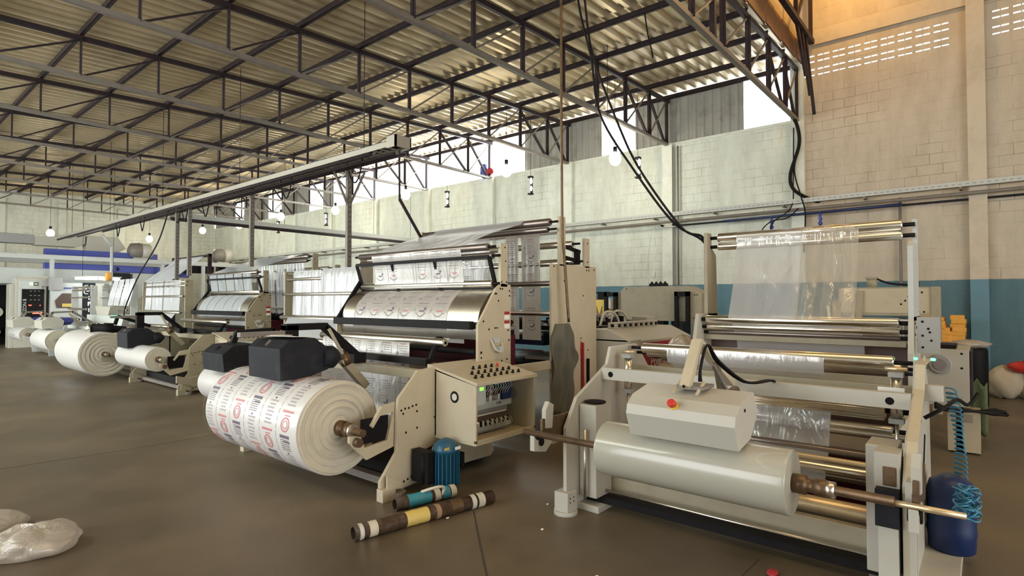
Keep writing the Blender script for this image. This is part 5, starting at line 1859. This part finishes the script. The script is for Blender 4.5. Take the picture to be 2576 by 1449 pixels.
b = MB('black').box(9.9, 10.1, 5.85, 6.1, 1.75, 1.78).box(9.9, 10.1, 5.85, 6.1, 1.6, 1.63).box(9.95, 10.05, 5.9, 6.05, 1.6, 1.78)
b.cyl((10, 5.95, 0), (10, 5.95, 1.6), .03, 8)
tag(b.build('pedestal_control'), 'small black spool-shaped box on a stand just right of the cream plate', 'box')
b = MB('fabric').ball((6.4, 2.75, 1.02), (.2, .16, .17), 20, 12, .1)
o = b.build('plastic_bag')
tag(o, 'pale crumpled plastic bag tucked left of the tower base of the right machine', 'bag')
tag(MB('card').box(6.2, 6.6, 2.6, 2.95, 0, .86).build('box'), 'plain box standing under the pale crumpled bag by the tower', 'box')

# behind the tower of the white machine
mI = thing('sealing_press', 'cream press with bolted beam and right post behind the film tower', 'machine', (10, 1, 0))
b = MB('cream').box(10, 10.2, .52, 1.75, 1.42, 1.78)
b.holes([(.95, 1.55), (.9, 1.6), (.86, 1.66), (.82, 1.72), (.7, 1.72), (.8, 1.44), (.74, 1.44), (.68, 1.44)], 10.0, .014, 'x')
b.use('cream2').box(9.98, 10.0, .6, 1.7, 1.38, 1.42).box(10, 10.1, .5, 1.75, 1.78, 1.8)
b.build('beam', mI, bevel=.006)
for y0, y1, z1 in ((.49, .60, 1.8), (1.72, 1.84, 1.6)):
    MB('cream2').box(9.98, 10.2, y0, y1, 0, z1).build('post', mI, bevel=.006)
MB('cream2').bar((10.0, 1.45, 1.75), (9.9, 1.5, 1.0), .08, .1).build('brace', mI)
b = MB('cream2').cyl((10.1, 1.32, 1.8), (10.1, 1.32, 1.95), .07, 14).box(10.02, 10.18, 1.25, 1.4, 1.93, 1.96)
b.use('black').tube(spline([(10.1, 1.28, 1.94), (10.1, 1.1, 1.86), (10.1, .85, 1.83)], 5), .015, 6)
b.use('chrome').cyl((10.1, .84, 1.8), (10.1, .84, 1.9), .02, 10).use('steel').cyl((10.1, .78, 1.8), (10.1, .78, 1.88), .05, 12)
b.build('air_cylinder', mI)
b = MB('chrome').box(9.9, 9.92, .6, 1.5, 1.3, 1.33)
b.box(9.9, 9.92, 1.3, 1.33, 1.0, 1.3)
b.build('rail', mI)
b = MB('clearw').grid(lambda u, q: (9.95 + .05 * math.sin(q * 30), .7 + .8 * q, 1.28 - .3 * u), 6, 40)
tag(b.build('plastic_film'), 'crinkled clear film gathered under the cream bolted beam', 'film')
MB('cream2').box(9.3, 10.2, .5, 1.8, .5, 1.0).build('table', mI, bevel=.01)
mJ = thing('drive_cabinet', 'white drive cabinet with round hole and screws behind the right plate', 'cabinet', (7.9, .4, 0))
b = MB('white').box(7.5, 8.3, .14, .66, .5, 1.09)
b.holes([(.6, 1.05), (.2, 1.05), (.2, .9), (.5, .7), (.5, .88), (.6, .75)], 7.5, .012, 'x')
b.holes([(.2 + .06 * k, .6) for k in range(5)], 7.5, .006, 'x', 'grey')
b.use('grey').lathe((7.5, .38, .93), (7.48, .38, .93), [(0, .1), (.015, .1), (.02, .09)], 28).use('inkgry').lathe((7.48, .38, .93), (7.47, .38, .93), [(0, .06), (.01, .06)], 20)
b.use('steel').box(7.55, 8.3, .12, .14, .52, 1.07)
b.build('body', mJ, bevel=.005)
MB('black').box(7.6, 8.0, .25, .6, 1.09, 1.13).build('top_tray', mJ)
MB('steel').box(7.6, 7.66, .2, .26, 0, .5).box(8.2, 8.26, .2, .26, 0, .5).box(7.6, 7.66, .54, .6, 0, .5).build('leg', mJ)
b = MB('cream').box(7.6, 7.9, .06, .33, .02, .45)
for k in range(6):
    b.use('steel2').box(7.598, 7.6, .12, .26, .33 + k * .014, .337 + k * .014)
o = b.build('transformer_box', bevel=.006)
tag(o, 'cream louvred box on the floor right of the right machine', 'box')
b = MB('netgreen')
b.grid(lambda u, q: (8.5 + .1 * q, .3 - .3 * u, .75 - .6 * q + .04 * math.sin(u * 20) - .12 * u), 10, 10)
tag(b.build('netting', solid=.005), 'dark green netting heap leaning behind the drive cabinet', 'netting')
b = MB('black')
rr = random.Random(2)
for k in range(6):
    y = .3 - .05 * k
    b.tube(spline([(7.3, .42, .5 + .01 * k), (7.35, .3, .49 + rr.uniform(-.02, .02)), (7.5, .1, .47), (7.7, -.05 - .02 * k, .45 + rr.uniform(-.03, .03)), (7.9, -.08, .44)], 5), .015, 6)
tag(b.build('cable'), 'bundle of black cables sticking out beside the drive cabinet', 'cable')
b = MB('black').lathe((11.15, .17, 0), (11.15, .17, .88), [(0, .17), (.02, .19), (.84, .19), (.88, .18)], 28)
tag(b.build('waste_drum'), 'black waste drum by the wall under a white bag', 'drum')
b = MB('fabric').ball((11.15, .2, .94), (.2, .24, .06), 24, 12, .12)
tag(b.build('plastic_bag'), 'white plastic bag lying flat on the black waste drum', 'bag')
b = MB('fabric').ball((9.5, .05, .5), (.1, .1, .16), 16, 10, .15)
for k, (y, z, h, wd) in enumerate(((.82, 1.12, .17, .11), (.55, 1.08, .2, .1), (.38, 1.05, .27, .1))):
    b = MB('orange')
    rr = random.Random(k)
    m_ = 7
    for q in range(m_):
        hh = (h + .22) / m_
        b.obox((12.7 + rr.uniform(-.01, .01), y + rr.uniform(-.012, .012) + (.02 * q if k == 1 else 0), z - .2 + (q + .5) * hh), (.26, wd * 2, hh * 1.15), (rr.uniform(-5, 5), 0, rr.uniform(-8, 8)))
    tag(b.build('orange_bag_stack', bevel=.012), 'bundle of orange folded bags by the blue wall, ' + ['leftmost', 'middle one leaning', 'tallest at the right'][k], 'bags', 'orange bundles by the wall')
tag(MB('card').box(12.5, 12.95, .2, 1.0, 0, .88).build('table_box'), 'brown crate carrying the orange bundles by the wall', 'crate')
for k, (x, y, r, lab) in enumerate(((12.4, -.22, (.24, .25, .27), 'bulging pale sack on the floor at the right edge, nearest the pier'), (12.5, -.60, (.22, .27, .3), 'pale sack partly cut by the right edge of the photo'))):
    b = MB('bag').ball((x, y, .25), r, 36, 22, .09, zmin=0)
    tag(b.build('sack'), lab, 'sack', 'pale sacks at the right edge')
b = MB('red').ball((12.3, -.44, .53), (.16, .17, .09), 20, 10, .15)
tag(b.build('plastic_bag'), 'red plastic bag lying on the pale sacks', 'bag')
